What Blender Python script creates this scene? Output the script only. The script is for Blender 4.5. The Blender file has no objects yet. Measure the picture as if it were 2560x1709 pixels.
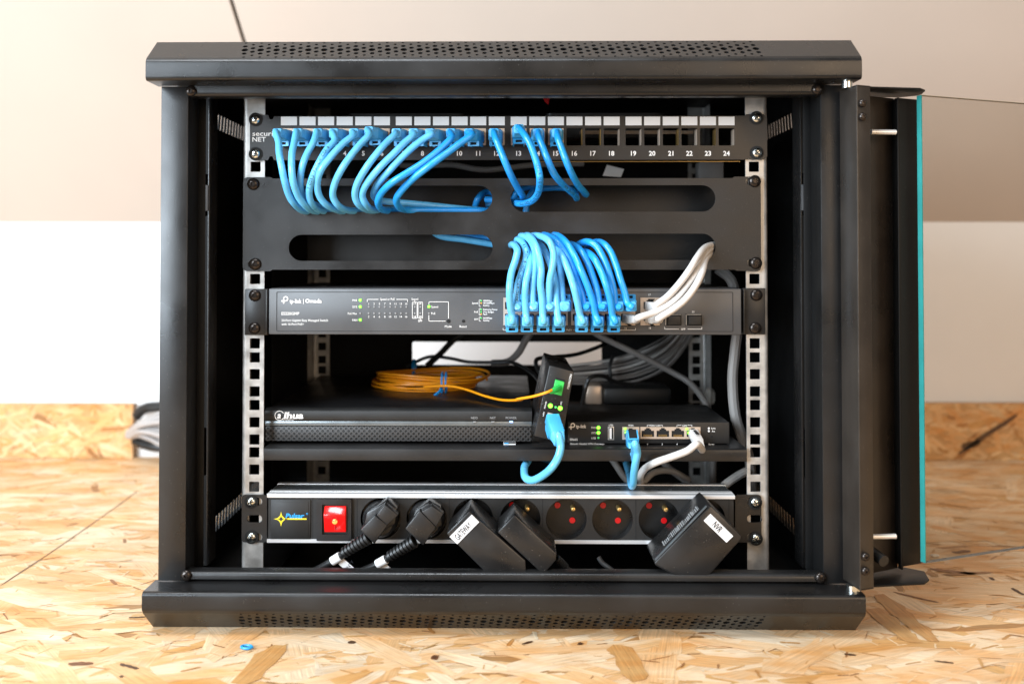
import bpy, bmesh, math, random
from mathutils import Vector, Matrix, geometry, noise
random.seed(7)
S = bpy.context.scene
C = S.collection
R = math.radians
# ------------------------------------------------------------------ camera
F = 2623.0                       # focal length in pixels of the 2560 px wide photograph
PITCH, YAW = R(1.2), R(0.8)
CX, CY = 1243.0, 585.0           # principal point (shifted lens)
fw = Vector((-math.sin(YAW)*math.cos(PITCH), math.cos(YAW)*math.cos(PITCH), math.sin(PITCH)))
rt = Vector((math.cos(YAW), math.sin(YAW), 0))
up = rt.cross(fw)
CAM = Vector((0.0065, -0.878, 0.0))
def at(px, py, Y):
    d = rt*((px-CX)/F) + up*(-(py-CY)/F) + fw
    t = (Y-CAM.y)/d.y
    return CAM + d*t
CAM.z = -at(1261, 1571, 0.029).z
cd = bpy.data.cameras.new('camera'); cam = bpy.data.objects.new('camera', cd); C.objects.link(cam)
cam.location = CAM
cam.rotation_euler = (R(90)+PITCH, 0, YAW)
cd.sensor_width = 36; cd.lens = 36*F/2560
cd.shift_x = (1280-CX)/2560; cd.shift_y = -(854.5-CY)/2560
cd.clip_start = 0.05; cd.clip_end = 50
cd.dof.use_dof = True; cd.dof.focus_distance = 0.945; cd.dof.aperture_fstop = 4.3
S.camera = cam
# ------------------------------------------------------------------ light
W = bpy.data.worlds.new('World'); S.world = W; W.use_nodes = True
bg = W.node_tree.nodes['Background']; bg.inputs[0].default_value = (1.0, 0.86, 0.72, 1); bg.inputs[1].default_value = 0.30
def area(name, loc, target, sx, sy, power, col):
    l = bpy.data.lights.new(name, 'AREA'); l.shape = 'RECTANGLE'; l.size = sx; l.size_y = sy
    l.energy = power; l.color = col
    o = bpy.data.objects.new(name, l); C.objects.link(o); o.location = loc
    o.rotation_euler = (Vector(target)-Vector(loc)).to_track_quat('-Z', 'Y').to_euler()
    return o
area('window_light', (-1.5, -1.35, 0.75), (-0.1, 0.1, 0.22), 1.3, 1.2, 98, (0.77, 0.89, 1.0))
area('warm_fill_light', (1.3, -2.1, 0.9), (0.1, 0.2, 0.25), 1.6, 1.2, 22, (1.0, 0.72, 0.47))  # unseen warm fill added from the front right
area('top_fill_light', (-0.4, -0.7, 1.8), (-0.1, 0.2, 0.1), 1.0, 0.5, 28, (0.88, 0.94, 1.0))  # unseen overhead light added to brighten bent edges and strip lips
S.view_settings.view_transform = 'Standard'; S.view_settings.look = 'None'
S.view_settings.exposure = 0.08; S.view_settings.gamma = 1.0
S.render.engine = 'CYCLES'
S.cycles.max_bounces = 8; S.cycles.transparent_max_bounces = 12

# ------------------------------------------------------------------ materials
def mat(name, col, rough=0.5, metal=0.0, bump=0.0, bscale=900, var=0.0, vscale=30, emit=None, es=1.0, spec=0.5, trans=0.0, coat=0.0, speck=0.0):
    m = bpy.data.materials.new(name); m.use_nodes = True
    nt = m.node_tree; b = nt.nodes['Principled BSDF']
    b.inputs['Base Color'].default_value = (*col, 1); b.inputs['Roughness'].default_value = rough
    b.inputs['Metallic'].default_value = metal; b.inputs['Specular IOR Level'].default_value = spec
    b.inputs['Transmission Weight'].default_value = trans; b.inputs['Coat Weight'].default_value = coat
    tc = nt.nodes.new('ShaderNodeNewGeometry')
    if bump:
        n = nt.nodes.new('ShaderNodeTexNoise'); n.inputs['Scale'].default_value = bscale; n.inputs['Detail'].default_value = 2
        nt.links.new(tc.outputs['Position'], n.inputs['Vector'])
        bp = nt.nodes.new('ShaderNodeBump'); bp.inputs['Strength'].default_value = bump; bp.inputs['Distance'].default_value = 0.0004
        nt.links.new(n.outputs['Fac'], bp.inputs['Height']); nt.links.new(bp.outputs['Normal'], b.inputs['Normal'])
    if var or speck:
        n = nt.nodes.new('ShaderNodeTexNoise'); n.inputs['Scale'].default_value = vscale; n.inputs['Detail'].default_value = 5
        nt.links.new(tc.outputs['Position'], n.inputs['Vector'])
        mr = nt.nodes.new('ShaderNodeMapRange'); mr.inputs[1].default_value = 0.3; mr.inputs[2].default_value = 0.7
        mr.inputs[3].default_value = 1-var; mr.inputs[4].default_value = 1+var
        nt.links.new(n.outputs['Fac'], mr.inputs[0])
        mx = nt.nodes.new('ShaderNodeVectorMath'); mx.operation = 'SCALE'; mx.inputs[0].default_value = col
        nt.links.new(mr.outputs[0], mx.inputs['Scale'])
        out = mx.outputs[0]
        if speck:
            v = nt.nodes.new('ShaderNodeTexVoronoi'); v.inputs['Scale'].default_value = 240
            nt.links.new(tc.outputs['Position'], v.inputs['Vector'])
            r2 = nt.nodes.new('ShaderNodeMapRange'); r2.inputs[1].default_value = 0.07; r2.inputs[2].default_value = 0.03
            r2.inputs[3].default_value = 0; r2.inputs[4].default_value = speck
            nt.links.new(v.outputs['Distance'], r2.inputs[0])
            n2 = nt.nodes.new('ShaderNodeMix'); n2.data_type = 'RGBA'; n2.inputs['B'].default_value = (0.55, 0.5, 0.44, 1)
            nt.links.new(r2.outputs[0], n2.inputs['Factor']); nt.links.new(out, n2.inputs['A']); out = n2.outputs['Result']
        nt.links.new(out, b.inputs['Base Color'])
        r3 = nt.nodes.new('ShaderNodeMapRange'); r3.inputs[1].default_value = 0.3; r3.inputs[2].default_value = 0.7
        r3.inputs[3].default_value = max(0.05, rough-0.10); r3.inputs[4].default_value = rough+0.12
        nt.links.new(n.outputs['Fac'], r3.inputs[0]); nt.links.new(r3.outputs[0], b.inputs['Roughness'])
    if emit:
        b.inputs['Emission Color'].default_value = (*emit, 1); b.inputs['Emission Strength'].default_value = es
    return m
M = {}
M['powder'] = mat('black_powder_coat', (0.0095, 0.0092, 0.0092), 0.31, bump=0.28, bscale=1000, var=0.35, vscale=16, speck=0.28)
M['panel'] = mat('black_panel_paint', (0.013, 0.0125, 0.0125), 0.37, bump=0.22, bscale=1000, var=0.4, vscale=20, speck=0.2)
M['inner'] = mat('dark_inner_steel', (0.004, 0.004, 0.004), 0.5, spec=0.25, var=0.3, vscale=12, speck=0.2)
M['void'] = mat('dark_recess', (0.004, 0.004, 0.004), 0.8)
M['gloss'] = mat('gloss_black_plastic', (0.010, 0.010, 0.011), 0.38, bump=0.03, var=0.2, speck=0.3)
M['adapter'] = mat('satin_black_plastic', (0.012, 0.0115, 0.0115), 0.30, bump=0.12, bscale=1400, var=0.2, speck=0.5)
M['plastic'] = mat('matte_black_plastic', (0.012, 0.012, 0.012), 0.48, bump=0.15, bscale=1300, var=0.2)
M['grey_metal'] = mat('dark_grey_metal', (0.070, 0.071, 0.074), 0.40, bump=0.15, bscale=1300, var=0.12, vscale=20)
M['galv'] = mat('galvanised_steel', (0.50, 0.49, 0.47), 0.38, metal=0.55, bump=0.1, bscale=300, var=0.25, vscale=90)
M['alu'] = mat('brushed_aluminium', (0.78, 0.78, 0.78), 0.3, metal=0.45, bump=0.05, bscale=700)
M['alu_dark'] = mat('dark_anodised_aluminium', (0.17, 0.19, 0.20), 0.30, metal=0.5, var=0.15, speck=0.3)
M['chrome'] = mat('zinc_screw', (0.72, 0.76, 0.74), 0.2, metal=1.0, bump=0.1, bscale=300)
M['black_screw'] = mat('black_oxide_screw', (0.035, 0.028, 0.024), 0.22, metal=0.7, bump=0.08)
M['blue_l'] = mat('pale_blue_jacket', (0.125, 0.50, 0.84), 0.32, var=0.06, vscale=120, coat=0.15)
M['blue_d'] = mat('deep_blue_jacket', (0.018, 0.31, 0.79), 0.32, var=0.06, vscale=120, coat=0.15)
M['blue_plug'] = mat('blue_plug_rubber', (0.02, 0.29, 0.62), 0.4)
M['pale_plug'] = mat('pale_plug_rubber', (0.06, 0.40, 0.74), 0.4)
M['blue_cap'] = mat('blue_plug_cap', (0.07, 0.42, 0.78), 0.4)
M['white_c'] = mat('white_jacket', (0.62, 0.59, 0.56), 0.35, var=0.04)
M['grey_c'] = mat('grey_jacket', (0.27, 0.25, 0.235), 0.5, var=0.1)
M['black_c'] = mat('black_jacket', (0.012, 0.012, 0.012), 0.4)
M['clear'] = mat('clear_plug', (0.62, 0.60, 0.58), 0.18, spec=0.6)
M['jack'] = mat('jack_shield', (0.62, 0.50, 0.40), 0.35, metal=0.45)
M['brass'] = mat('brass', (0.75, 0.5, 0.18), 0.3, metal=0.9)
M['label'] = mat('label_strip', (0.62, 0.61, 0.60), 0.6)
M['paper'] = mat('white_label', (0.80, 0.80, 0.80), 0.5)
M['ink_w'] = mat('white_ink', (0.80, 0.79, 0.77), 0.5)
M['ink_g'] = mat('grey_ink', (0.25, 0.25, 0.25), 0.5)
M['ink_k'] = mat('black_ink', (0.01, 0.012, 0.02), 0.5)
M['ink_y'] = mat('yellow_ink', (0.85, 0.68, 0.02), 0.5)
M['ink_b'] = mat('blue_ink', (0.02, 0.33, 0.75), 0.5)
M['green'] = mat('green_led', (0.1, 0.8, 0.05), 0.4, emit=(0.18, 1.0, 0.03), es=4.0)
M['green_dim'] = mat('dim_green_led', (0.1, 0.6, 0.15), 0.4, emit=(0.05, 0.9, 0.1), es=0.25)
M['amber'] = mat('amber_mark', (0.75, 0.42, 0.08), 0.4)
M['bluled'] = mat('blue_led', (0.2, 0.4, 1), 0.4, emit=(0.25, 0.5, 1.0), es=5)
M['rocker'] = mat('red_lit_rocker', (0.72, 0.008, 0.008), 0.18, emit=(1.0, 0.015, 0.01), es=0.3, coat=0.5)
M['neon'] = mat('neon_glow', (1, 0.2, 0.05), 0.4, emit=(1.0, 0.25, 0.05), es=1.6)
M['shutter'] = mat('red_shutter', (0.55, 0.005, 0.008), 0.35)
M['socket'] = mat('shaded_socket_plastic', (0.006, 0.006, 0.006), 0.33, bump=0.1, bscale=500, var=0.3, vscale=60)  # darker than the fascia plastic: recess shadow put into the colour
M['fibre'] = mat('orange_fibre', (0.90, 0.33, 0.008), 0.4)
M['green_conn'] = mat('green_connector', (0.03, 0.5, 0.08), 0.35)
M['teal'] = mat('teal_glass_edge', (0.03, 0.25, 0.235), 0.2, var=0.12, vscale=40)
M['edge_pale'] = mat('pale_glass_edge', (0.36, 0.33, 0.25), 0.3)
M['pale_jacket'] = mat('pale_grey_jacket', (0.42, 0.39, 0.37), 0.5)
M['door_warm_reflect'] = mat('door_coat_warm_reflection', (0.026, 0.021, 0.017), 0.33, bump=0.28, bscale=1000, var=0.35, vscale=16, speck=0.4)  # black coat browned: warm room reflection put into the colour
M['crumb'] = mat('white_crumb', (0.7, 0.66, 0.6), 0.8)

def glass_mat():
    m = bpy.data.materials.new('door_glass'); m.use_nodes = True; nt = m.node_tree; nt.nodes.clear()
    o = nt.nodes.new('ShaderNodeOutputMaterial'); mix = nt.nodes.new('ShaderNodeMixShader')
    t = nt.nodes.new('ShaderNodeBsdfTransparent'); t.inputs[0].default_value = (0.90, 0.885, 0.86, 1)
    g = nt.nodes.new('ShaderNodeBsdfGlossy'); g.inputs['Roughness'].default_value = 0.02
    f = nt.nodes.new('ShaderNodeFresnel'); f.inputs[0].default_value = 1.35
    gg = nt.nodes.new('ShaderNodeNewGeometry'); iv = nt.nodes.new('ShaderNodeMath'); iv.operation = 'SUBTRACT'; iv.inputs[0].default_value = 1.0
    nt.links.new(gg.outputs['Backfacing'], iv.inputs[1]); mu = nt.nodes.new('ShaderNodeMath'); mu.operation = 'MULTIPLY'; nt.links.new(iv.outputs[0], mu.inputs[0]); nt.links.new(f.outputs[0], mu.inputs[1])
    nt.links.new(mu.outputs[0], mix.inputs[0]); nt.links.new(t.outputs[0], mix.inputs[1]); nt.links.new(g.outputs[0], mix.inputs[2])
    nt.links.new(mix.outputs[0], o.inputs[0]); return m
M['glass'] = glass_mat()

def plaster(name, col, var=0.03):
    return mat(name, col, 0.85, bump=0.25, bscale=160, var=var, vscale=5)
M['wall'] = plaster('white_plaster', (0.82, 0.80, 0.78))
M['slope'] = plaster('beige_plasterboard', (0.52, 0.44, 0.375))

def osb_mat():
    m = bpy.data.materials.new('strand_board'); m.use_nodes = True; nt = m.node_tree; b = nt.nodes['Principled BSDF']
    N = nt.nodes.new; L = nt.links.new
    at_ = N('ShaderNodeAttribute'); at_.attribute_name = 'tint'
    uv = N('ShaderNodeUVMap'); uv.uv_map = 'grain'
    mp = N('ShaderNodeMapping'); mp.inputs['Scale'].default_value = (22, 620, 1); L(uv.outputs[0], mp.inputs[0])
    n = N('ShaderNodeTexNoise'); n.inputs['Scale'].default_value = 1.0; n.inputs['Detail'].default_value = 5; n.inputs['Roughness'].default_value = 0.62
    L(mp.outputs[0], n.inputs['Vector'])
    r = N('ShaderNodeMapRange'); r.inputs[1].default_value = 0.25; r.inputs[2].default_value = 0.72; r.inputs[3].default_value = 0.62; r.inputs[4].default_value = 1.16
    L(n.outputs['Fac'], r.inputs[0])
    sc = N('ShaderNodeVectorMath'); sc.operation = 'SCALE'; L(at_.outputs['Color'], sc.inputs[0]); L(r.outputs[0], sc.inputs['Scale'])
    g = N('ShaderNodeNewGeometry')
    n2 = N('ShaderNodeTexNoise'); n2.inputs['Scale'].default_value = 95; n2.inputs['Detail'].default_value = 6; n2.inputs['Roughness'].default_value = 0.75
    L(g.outputs['Position'], n2.inputs['Vector'])
    r2 = N('ShaderNodeMapRange'); r2.inputs[1].default_value = 0.27; r2.inputs[2].default_value = 0.36; r2.inputs[3].default_value = 0.35; r2.inputs[4].default_value = 1.0
    L(n2.outputs['Fac'], r2.inputs[0])
    n3 = N('ShaderNodeTexNoise'); n3.inputs['Scale'].default_value = 9; n3.inputs['Detail'].default_value = 3
    L(g.outputs['Position'], n3.inputs['Vector'])
    r3 = N('ShaderNodeMapRange'); r3.inputs[1].default_value = 0.3; r3.inputs[2].default_value = 0.7; r3.inputs[3].default_value = 0.88; r3.inputs[4].default_value = 1.08
    L(n3.outputs['Fac'], r3.inputs[0])
    mu = N('ShaderNodeMath'); mu.operation = 'MULTIPLY'; L(r2.outputs[0], mu.inputs[0]); L(r3.outputs[0], mu.inputs[1])
    s2 = N('ShaderNodeVectorMath'); s2.operation = 'SCALE'; L(sc.outputs[0], s2.inputs[0]); L(mu.outputs[0], s2.inputs['Scale'])
    n4 = N('ShaderNodeTexNoise'); n4.inputs['Scale'].default_value = 16; n4.inputs['Detail'].default_value = 4; n4.inputs['Roughness'].default_value = 0.6
    m4 = N('ShaderNodeMapping'); m4.inputs['Scale'].default_value = (0.7, 1.6, 1); L(g.outputs['Position'], m4.inputs[0]); L(m4.outputs[0], n4.inputs['Vector'])
    r4 = N('ShaderNodeMapRange'); r4.inputs[1].default_value = 0.42; r4.inputs[2].default_value = 0.66; L(n4.outputs['Fac'], r4.inputs[0])
    mm = N('ShaderNodeMix'); mm.data_type = 'RGBA'; mm.blend_type = 'MULTIPLY'; mm.inputs['B'].default_value = (0.92, 0.70, 0.46, 1); L(r4.outputs[0], mm.inputs['Factor']); L(s2.outputs[0], mm.inputs['A'])
    L(mm.outputs['Result'], b.inputs['Base Color']); b.inputs['Roughness'].default_value = 0.55; b.inputs['Specular IOR Level'].default_value = 0.35
    bp = N('ShaderNodeBump'); bp.inputs['Strength'].default_value = 0.5; bp.inputs['Distance'].default_value = 0.0006
    L(n.outputs['Fac'], bp.inputs['Height']); L(bp.outputs[0], b.inputs['Normal'])
    return m
M['osb'] = osb_mat()

def grill_mat():
    m = mat('dimpled_grille', (0.02, 0.02, 0.02), 0.45); nt = m.node_tree; b = nt.nodes['Principled BSDF']; N = nt.nodes.new; L = nt.links.new
    g = N('ShaderNodeTexCoord'); mp = N('ShaderNodeMapping'); mp.inputs['Rotation'].default_value = (0, R(45), 0)
    L(g.outputs['Object'], mp.inputs[0])
    v = N('ShaderNodeTexVoronoi'); v.inputs['Scale'].default_value = 290; v.inputs['Randomness'].default_value = 0
    sx = N('ShaderNodeSeparateXYZ'); L(mp.outputs[0], sx.inputs[0]); cx = N('ShaderNodeCombineXYZ'); L(sx.outputs[0], cx.inputs[0]); L(sx.outputs[2], cx.inputs[1])
    L(cx.outputs[0], v.inputs['Vector']); v.voronoi_dimensions = '2D'
    r = N('ShaderNodeMapRange'); r.inputs[1].default_value = 0.22; r.inputs[2].default_value = 0.34; r.inputs[3].default_value = 0; r.inputs[4].default_value = 1
    L(v.outputs['Distance'], r.inputs[0])
    mx = N('ShaderNodeMix'); mx.data_type = 'RGBA'; mx.inputs['A'].default_value = (0.003, 0.003, 0.003, 1); mx.inputs['B'].default_value = (0.04, 0.038, 0.037, 1)
    L(r.outputs[0], mx.inputs['Factor']); L(mx.outputs['Result'], b.inputs['Base Color'])
    bp = N('ShaderNodeBump'); bp.inputs['Strength'].default_value = 0.8; bp.inputs['Distance'].default_value = 0.001; L(r.outputs[0], bp.inputs['Height']); L(bp.outputs[0], b.inputs['Normal'])
    return m
M['grille'] = grill_mat()

# ------------------------------------------------------------------ object helpers
def worldloc(o):
    v = Vector((0, 0, 0))
    while o: v += o.location; o = o.parent
    return v
def tag(o, label=None, cat=None, group=None, kind=None):
    if label: o['label'] = label
    if cat: o['category'] = cat
    if group: o['group'] = group
    if kind: o['kind'] = kind
    return o
def thing(name, label, cat, loc, group=None):
    o = bpy.data.objects.new(name, None); C.objects.link(o); o.location = loc; o.empty_display_size = 0.02
    return tag(o, label, cat, group)
def obj(name, bm, m, parent=None, sharp=32, origin=None):
    """bm holds world coordinates; object origin goes to the bounds centre"""
    bmesh.ops.recalc_face_normals(bm, faces=bm.faces)
    if origin is None:
        vs = [v.co for v in bm.verts]
        origin = Vector([(min(c[i] for c in vs)+max(c[i] for c in vs))/2 for i in range(3)])
    bmesh.ops.translate(bm, verts=bm.verts, vec=-origin)
    me = bpy.data.meshes.new(name); bm.to_mesh(me); bm.free()
    for mm in (m if isinstance(m, (list, tuple)) else [m]): me.materials.append(M[mm])
    me.shade_smooth(); me.set_sharp_from_angle(angle=R(sharp))
    o = bpy.data.objects.new(name, me); C.objects.link(o)
    if parent: o.parent = parent
    o.location = origin-(worldloc(parent) if parent else Vector())
    return o
def NB(): return bmesh.new()
def box(bm, a, b, bev=0.0, mi=0, mtx=None):
    lo = Vector([min(a[i], b[i]) for i in range(3)]); hi = Vector([max(a[i], b[i]) for i in range(3)])
    t = bmesh.new(); bmesh.ops.create_cube(t, size=1)
    for v in t.verts: v.co = Vector([(lo[i]+hi[i])/2+v.co[i]*(hi[i]-lo[i]) for i in range(3)])
    if bev: bmesh.ops.bevel(t, geom=t.edges[:], offset=bev, segments=2, profile=0.5, affect='EDGES')
    merge(bm, t, mtx, mi)
def merge(bm, t, mtx=None, mi=0):
    vm = {}
    for v in t.verts: vm[v] = bm.verts.new(mtx @ v.co if mtx else v.co)
    for f in t.faces:
        try: nf = bm.faces.new([vm[v] for v in f.verts]); nf.material_index = mi
        except ValueError: pass
    t.free()
def prism(bm, poly, off, mi=0, bev=0.0, scale2=1.0):
    """poly: list of world Vectors (planar), extruded by vector off, far end scaled about its centre"""
    t = bmesh.new(); n = len(poly); off = Vector(off)
    c = sum((Vector(p) for p in poly), Vector())/n
    a = [t.verts.new(p) for p in poly]; b = [t.verts.new(c+(Vector(p)-c)*scale2+off) for p in poly]
    t.faces.new(a); t.faces.new(b[::-1])
    for i in range(n): t.faces.new((a[i], b[i], b[(i+1) % n], a[(i+1) % n]))
    bmesh.ops.recalc_face_normals(t, faces=t.faces)
    if bev: bmesh.ops.bevel(t, geom=t.edges[:], offset=bev, segments=2, profile=0.5, affect='EDGES')
    merge(bm, t, None, mi)
def lathe(bm, base, axis, prof, seg=24, mi=0):
    """prof: (radius, height along axis) pairs"""
    ax = Vector(axis).normalized(); q = ax.to_track_quat('Z', 'Y'); base = Vector(base); rings = []
    for r, h in prof:
        if r <= 1e-6: rings.append([bm.verts.new(base+ax*h)])
        else: rings.append([bm.verts.new(base+ax*h+q @ Vector((r*math.cos(2*math.pi*i/seg), r*math.sin(2*math.pi*i/seg), 0))) for i in range(seg)])
    for A, B in zip(rings, rings[1:]):
        for i in range(seg):
            j = (i+1) % seg
            if len(A) == 1 and len(B) == 1: continue
            if len(A) == 1: f = bm.faces.new((A[0], B[i], B[j]))
            elif len(B) == 1: f = bm.faces.new((A[i], A[j], B[0]))
            else: f = bm.faces.new((A[i], A[j], B[j], B[i]))
            f.material_index = mi
def cyl(bm, base, axis, r, h, seg=20, mi=0): lathe(bm, base, axis, [(0, 0), (r, 0), (r, h), (0, h)], seg, mi)
def spline(pts, sub=8):
    pts = [Vector(p) for p in pts]; P = [pts[0]*2-pts[1]]+pts+[pts[-1]*2-pts[-2]]; out = []
    for i in range(1, len(P)-2):
        p0, p1, p2, p3 = P[i-1:i+3]
        for k in range(sub):
            t = k/sub
            out.append(0.5*((2*p1)+(p2-p0)*t+(2*p0-5*p1+4*p2-p3)*t*t+(3*p1-p0-3*p2+p3)*t**3))
    out.append(pts[-1]); return out
def tube(bm, pts, r, seg=12, sub=8, mi=0, smooth=True, closed=False):
    path = spline(pts, sub) if smooth else [Vector(p) for p in pts]
    rings = []; prev = None
    for i, p in enumerate(path):
        t = (path[min(i+1, len(path)-1)]-path[max(i-1, 0)]).normalized()
        if prev is None: u = t.orthogonal().normalized()
        else:
            u = prev-t*prev.dot(t)
            u = u.normalized() if u.length > 1e-6 else t.orthogonal().normalized()
        prev = u; w = t.cross(u); rr = r(i/(len(path)-1)) if callable(r) else r
        rings.append([bm.verts.new(p+(u*math.cos(2*math.pi*k/seg)+w*math.sin(2*math.pi*k/seg))*rr) for k in range(seg)])
    for A, B in zip(rings, rings[1:]):
        for k in range(seg):
            f = bm.faces.new((A[k], A[(k+1) % seg], B[(k+1) % seg], B[k])); f.material_index = mi
    for rg in (rings[0][::-1], rings[-1]): bm.faces.new(rg).material_index = mi
    return path
def circle(cx, cy, r, n=12, ry=None): return [(cx+r*math.cos(2*math.pi*i/n), cy+(ry or r)*math.sin(2*math.pi*i/n)) for i in range(n)]
def rrect(x0, y0, x1, y1, r, n=4):
    out = []
    if x0 > x1: x0, x1 = x1, x0
    if y0 > y1: y0, y1 = y1, y0
    for cx, cy, a in ((x1-r, y1-r, 0), (x0+r, y1-r, 90), (x0+r, y0+r, 180), (x1-r, y0+r, 270)):
        for k in range(n+1):
            t = R(a+90*k/n); out.append((cx+r*math.cos(t), cy+r*math.sin(t)))
    return out
def inpoly(p, poly):
    c = False; j = len(poly)-1
    for i in range(len(poly)):
        if (poly[i][1] > p[1]) != (poly[j][1] > p[1]) and p[0] < (poly[j][0]-poly[i][0])*(p[1]-poly[i][1])/(poly[j][1]-poly[i][1])+poly[i][0]: c = not c
        j = i
    return c
def plate(bm, outline, holes, O, U, V, T, mi=0):
    """sheet with real holes: 2-D outline and holes in the frame O + u*U + v*V, thickness vector T"""
    vs = []; es = []; loops = [outline]+holes
    for lp in loops:
        s = len(vs); vs += [Vector(p) for p in lp]; es += [(s+i, s+(i+1) % len(lp)) for i in range(len(lp))]
    res = geometry.delaunay_2d_cdt(vs, es, [], 0, 1e-7)
    co, tri = res[0], res[2]
    O, U, V, T = map(Vector, (O, U, V, T))
    boxes = [(min(p[0] for p in h), max(p[0] for p in h), min(p[1] for p in h), max(p[1] for p in h), h) for h in holes]
    f = [bm.verts.new(O+U*p[0]+V*p[1]) for p in co]; b = [bm.verts.new(O+U*p[0]+V*p[1]+T) for p in co]
    for t in tri:
        c = sum((co[i] for i in t), Vector((0, 0)))/len(t)
        if not inpoly(c, outline): continue
        if any(x0 <= c[0] <= x1 and y0 <= c[1] <= y1 and inpoly(c, h) for x0, x1, y0, y1, h in boxes): continue
        bm.faces.new([f[i] for i in t]).material_index = mi; bm.faces.new([b[i] for i in t][::-1]).material_index = mi
    for lp in loops:
        a = [bm.verts.new(O+U*p[0]+V*p[1]) for p in lp]; d = [bm.verts.new(O+U*p[0]+V*p[1]+T) for p in lp]
        for i in range(len(lp)):
            j = (i+1) % len(lp); bm.faces.new((a[i], a[j], d[j], d[i])).material_index = mi
    loose = [v for v in bm.verts if not v.link_faces]
    if loose: bmesh.ops.delete(bm, geom=loose, context='VERTS')
def fplate(bm, outline, holes, Y, th, mi=0):
    """front-facing sheet, outline in world (x, z)"""
    plate(bm, outline, holes, (0, Y, 0), (1, 0, 0), (0, 0, 1), (0, th, 0), mi)
def X(px, Y, py=850): return at(px, py, Y).x
def Z(py, Y, px=1261): return at(px, py, Y).z
_tcache = {}
def glyphs(s, bold=0.0, spacing=1.0):
    k = (s, bold, spacing)
    if k not in _tcache:
        c = bpy.data.curves.new('t', 'FONT'); c.body = s; c.size = 1; c.align_x = 'CENTER'; c.resolution_u = 2; c.offset = bold; c.space_character = spacing
        o = bpy.data.objects.new('t', c); C.objects.link(o); dg = bpy.context.evaluated_depsgraph_get(); dg.update()
        me = o.evaluated_get(dg).to_mesh()
        vs = [v.co.copy() for v in me.vertices]; fs = [tuple(p.vertices) for p in me.polygons]
        o.evaluated_get(dg).to_mesh_clear(); bpy.data.objects.remove(o); bpy.data.curves.remove(c)
        w = (min((v.x for v in vs), default=0), max((v.x for v in vs), default=0))
        _tcache[k] = (vs, fs, w)
    return _tcache[k]
def text(bm, s, px, py, Y, cap, align='C', rot=0.0, width=None, bold=0.01, mi=0, shear=0.0, spacing=1.0, rel=None):
    """lettering on a front-facing surface: cap = capital height in photo pixels, (px,py) = middle (or left end) of the capitals"""
    vs, fs, (w0, w1) = glyphs(s, bold, spacing)
    if not vs: return
    sc = 1/(F/(Y-CAM.y)); h = cap*sc; size = h/0.70
    sx = size if width is None else (width*sc)/(w1-w0)
    c = at(px, py, Y); rm = Matrix.Rotation(rot, 2)
    nv = []
    for v in vs:
        x = (v.x-(w0 if align == 'L' else (w0+w1)/2))*sx; y = (v.y-0.35)*size
        p = rm @ Vector((x+shear*y, y)); nv.append(bm.verts.new((c.x+p.x, Y, c.z+p.y)))
    for f in fs:
        try: bm.faces.new([nv[i] for i in f]).material_index = mi
        except ValueError: pass
def pbox(bm, x0, y0, x1, y1, Y0, Y1, bev=0.0, mi=0):
    """box whose front face (at depth Y0) spans the given photo pixels"""
    a = at(x0, y0, Y0); b = at(x1, y1, Y0); box(bm, (a.x, Y0, a.z), (b.x, Y1, b.z), bev, mi)
def line(bm, pts, Y, w=1.6, mi=0):
    for (a, b), (c, d) in zip(pts, pts[1:]):
        x0, x1 = min(a, c)-w/2, max(a, c)+w/2; y0, y1 = min(b, d)-w/2, max(b, d)+w/2
        pbox(bm, x0, y0, x1, y1, Y, Y+0.0002, 0, mi)
def ppoly(pts, Y): return [at(x, y, Y) for x, y in pts]
Kz = 3.2625
def Z1(x, y): return 340+x/Kz, 60+y/Kz
def Z2(x, y): return 1000+x/Kz, 60+y/Kz
def Z4(x, y): return 580+x/Kz, 400+y/Kz
def Z5(x, y): return 1240+x/Kz, 400+y/Kz
def Z6(x, y): return 600+x/Kz, 700+y/Kz
def Z7(x, y): return 1200+x/Kz, 800+y/Kz
def Q1(x, y): return 580+x/Kz, 1180+y/Kz
def Q2(x, y): return 1240+x/Kz, 1180+y/Kz

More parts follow.
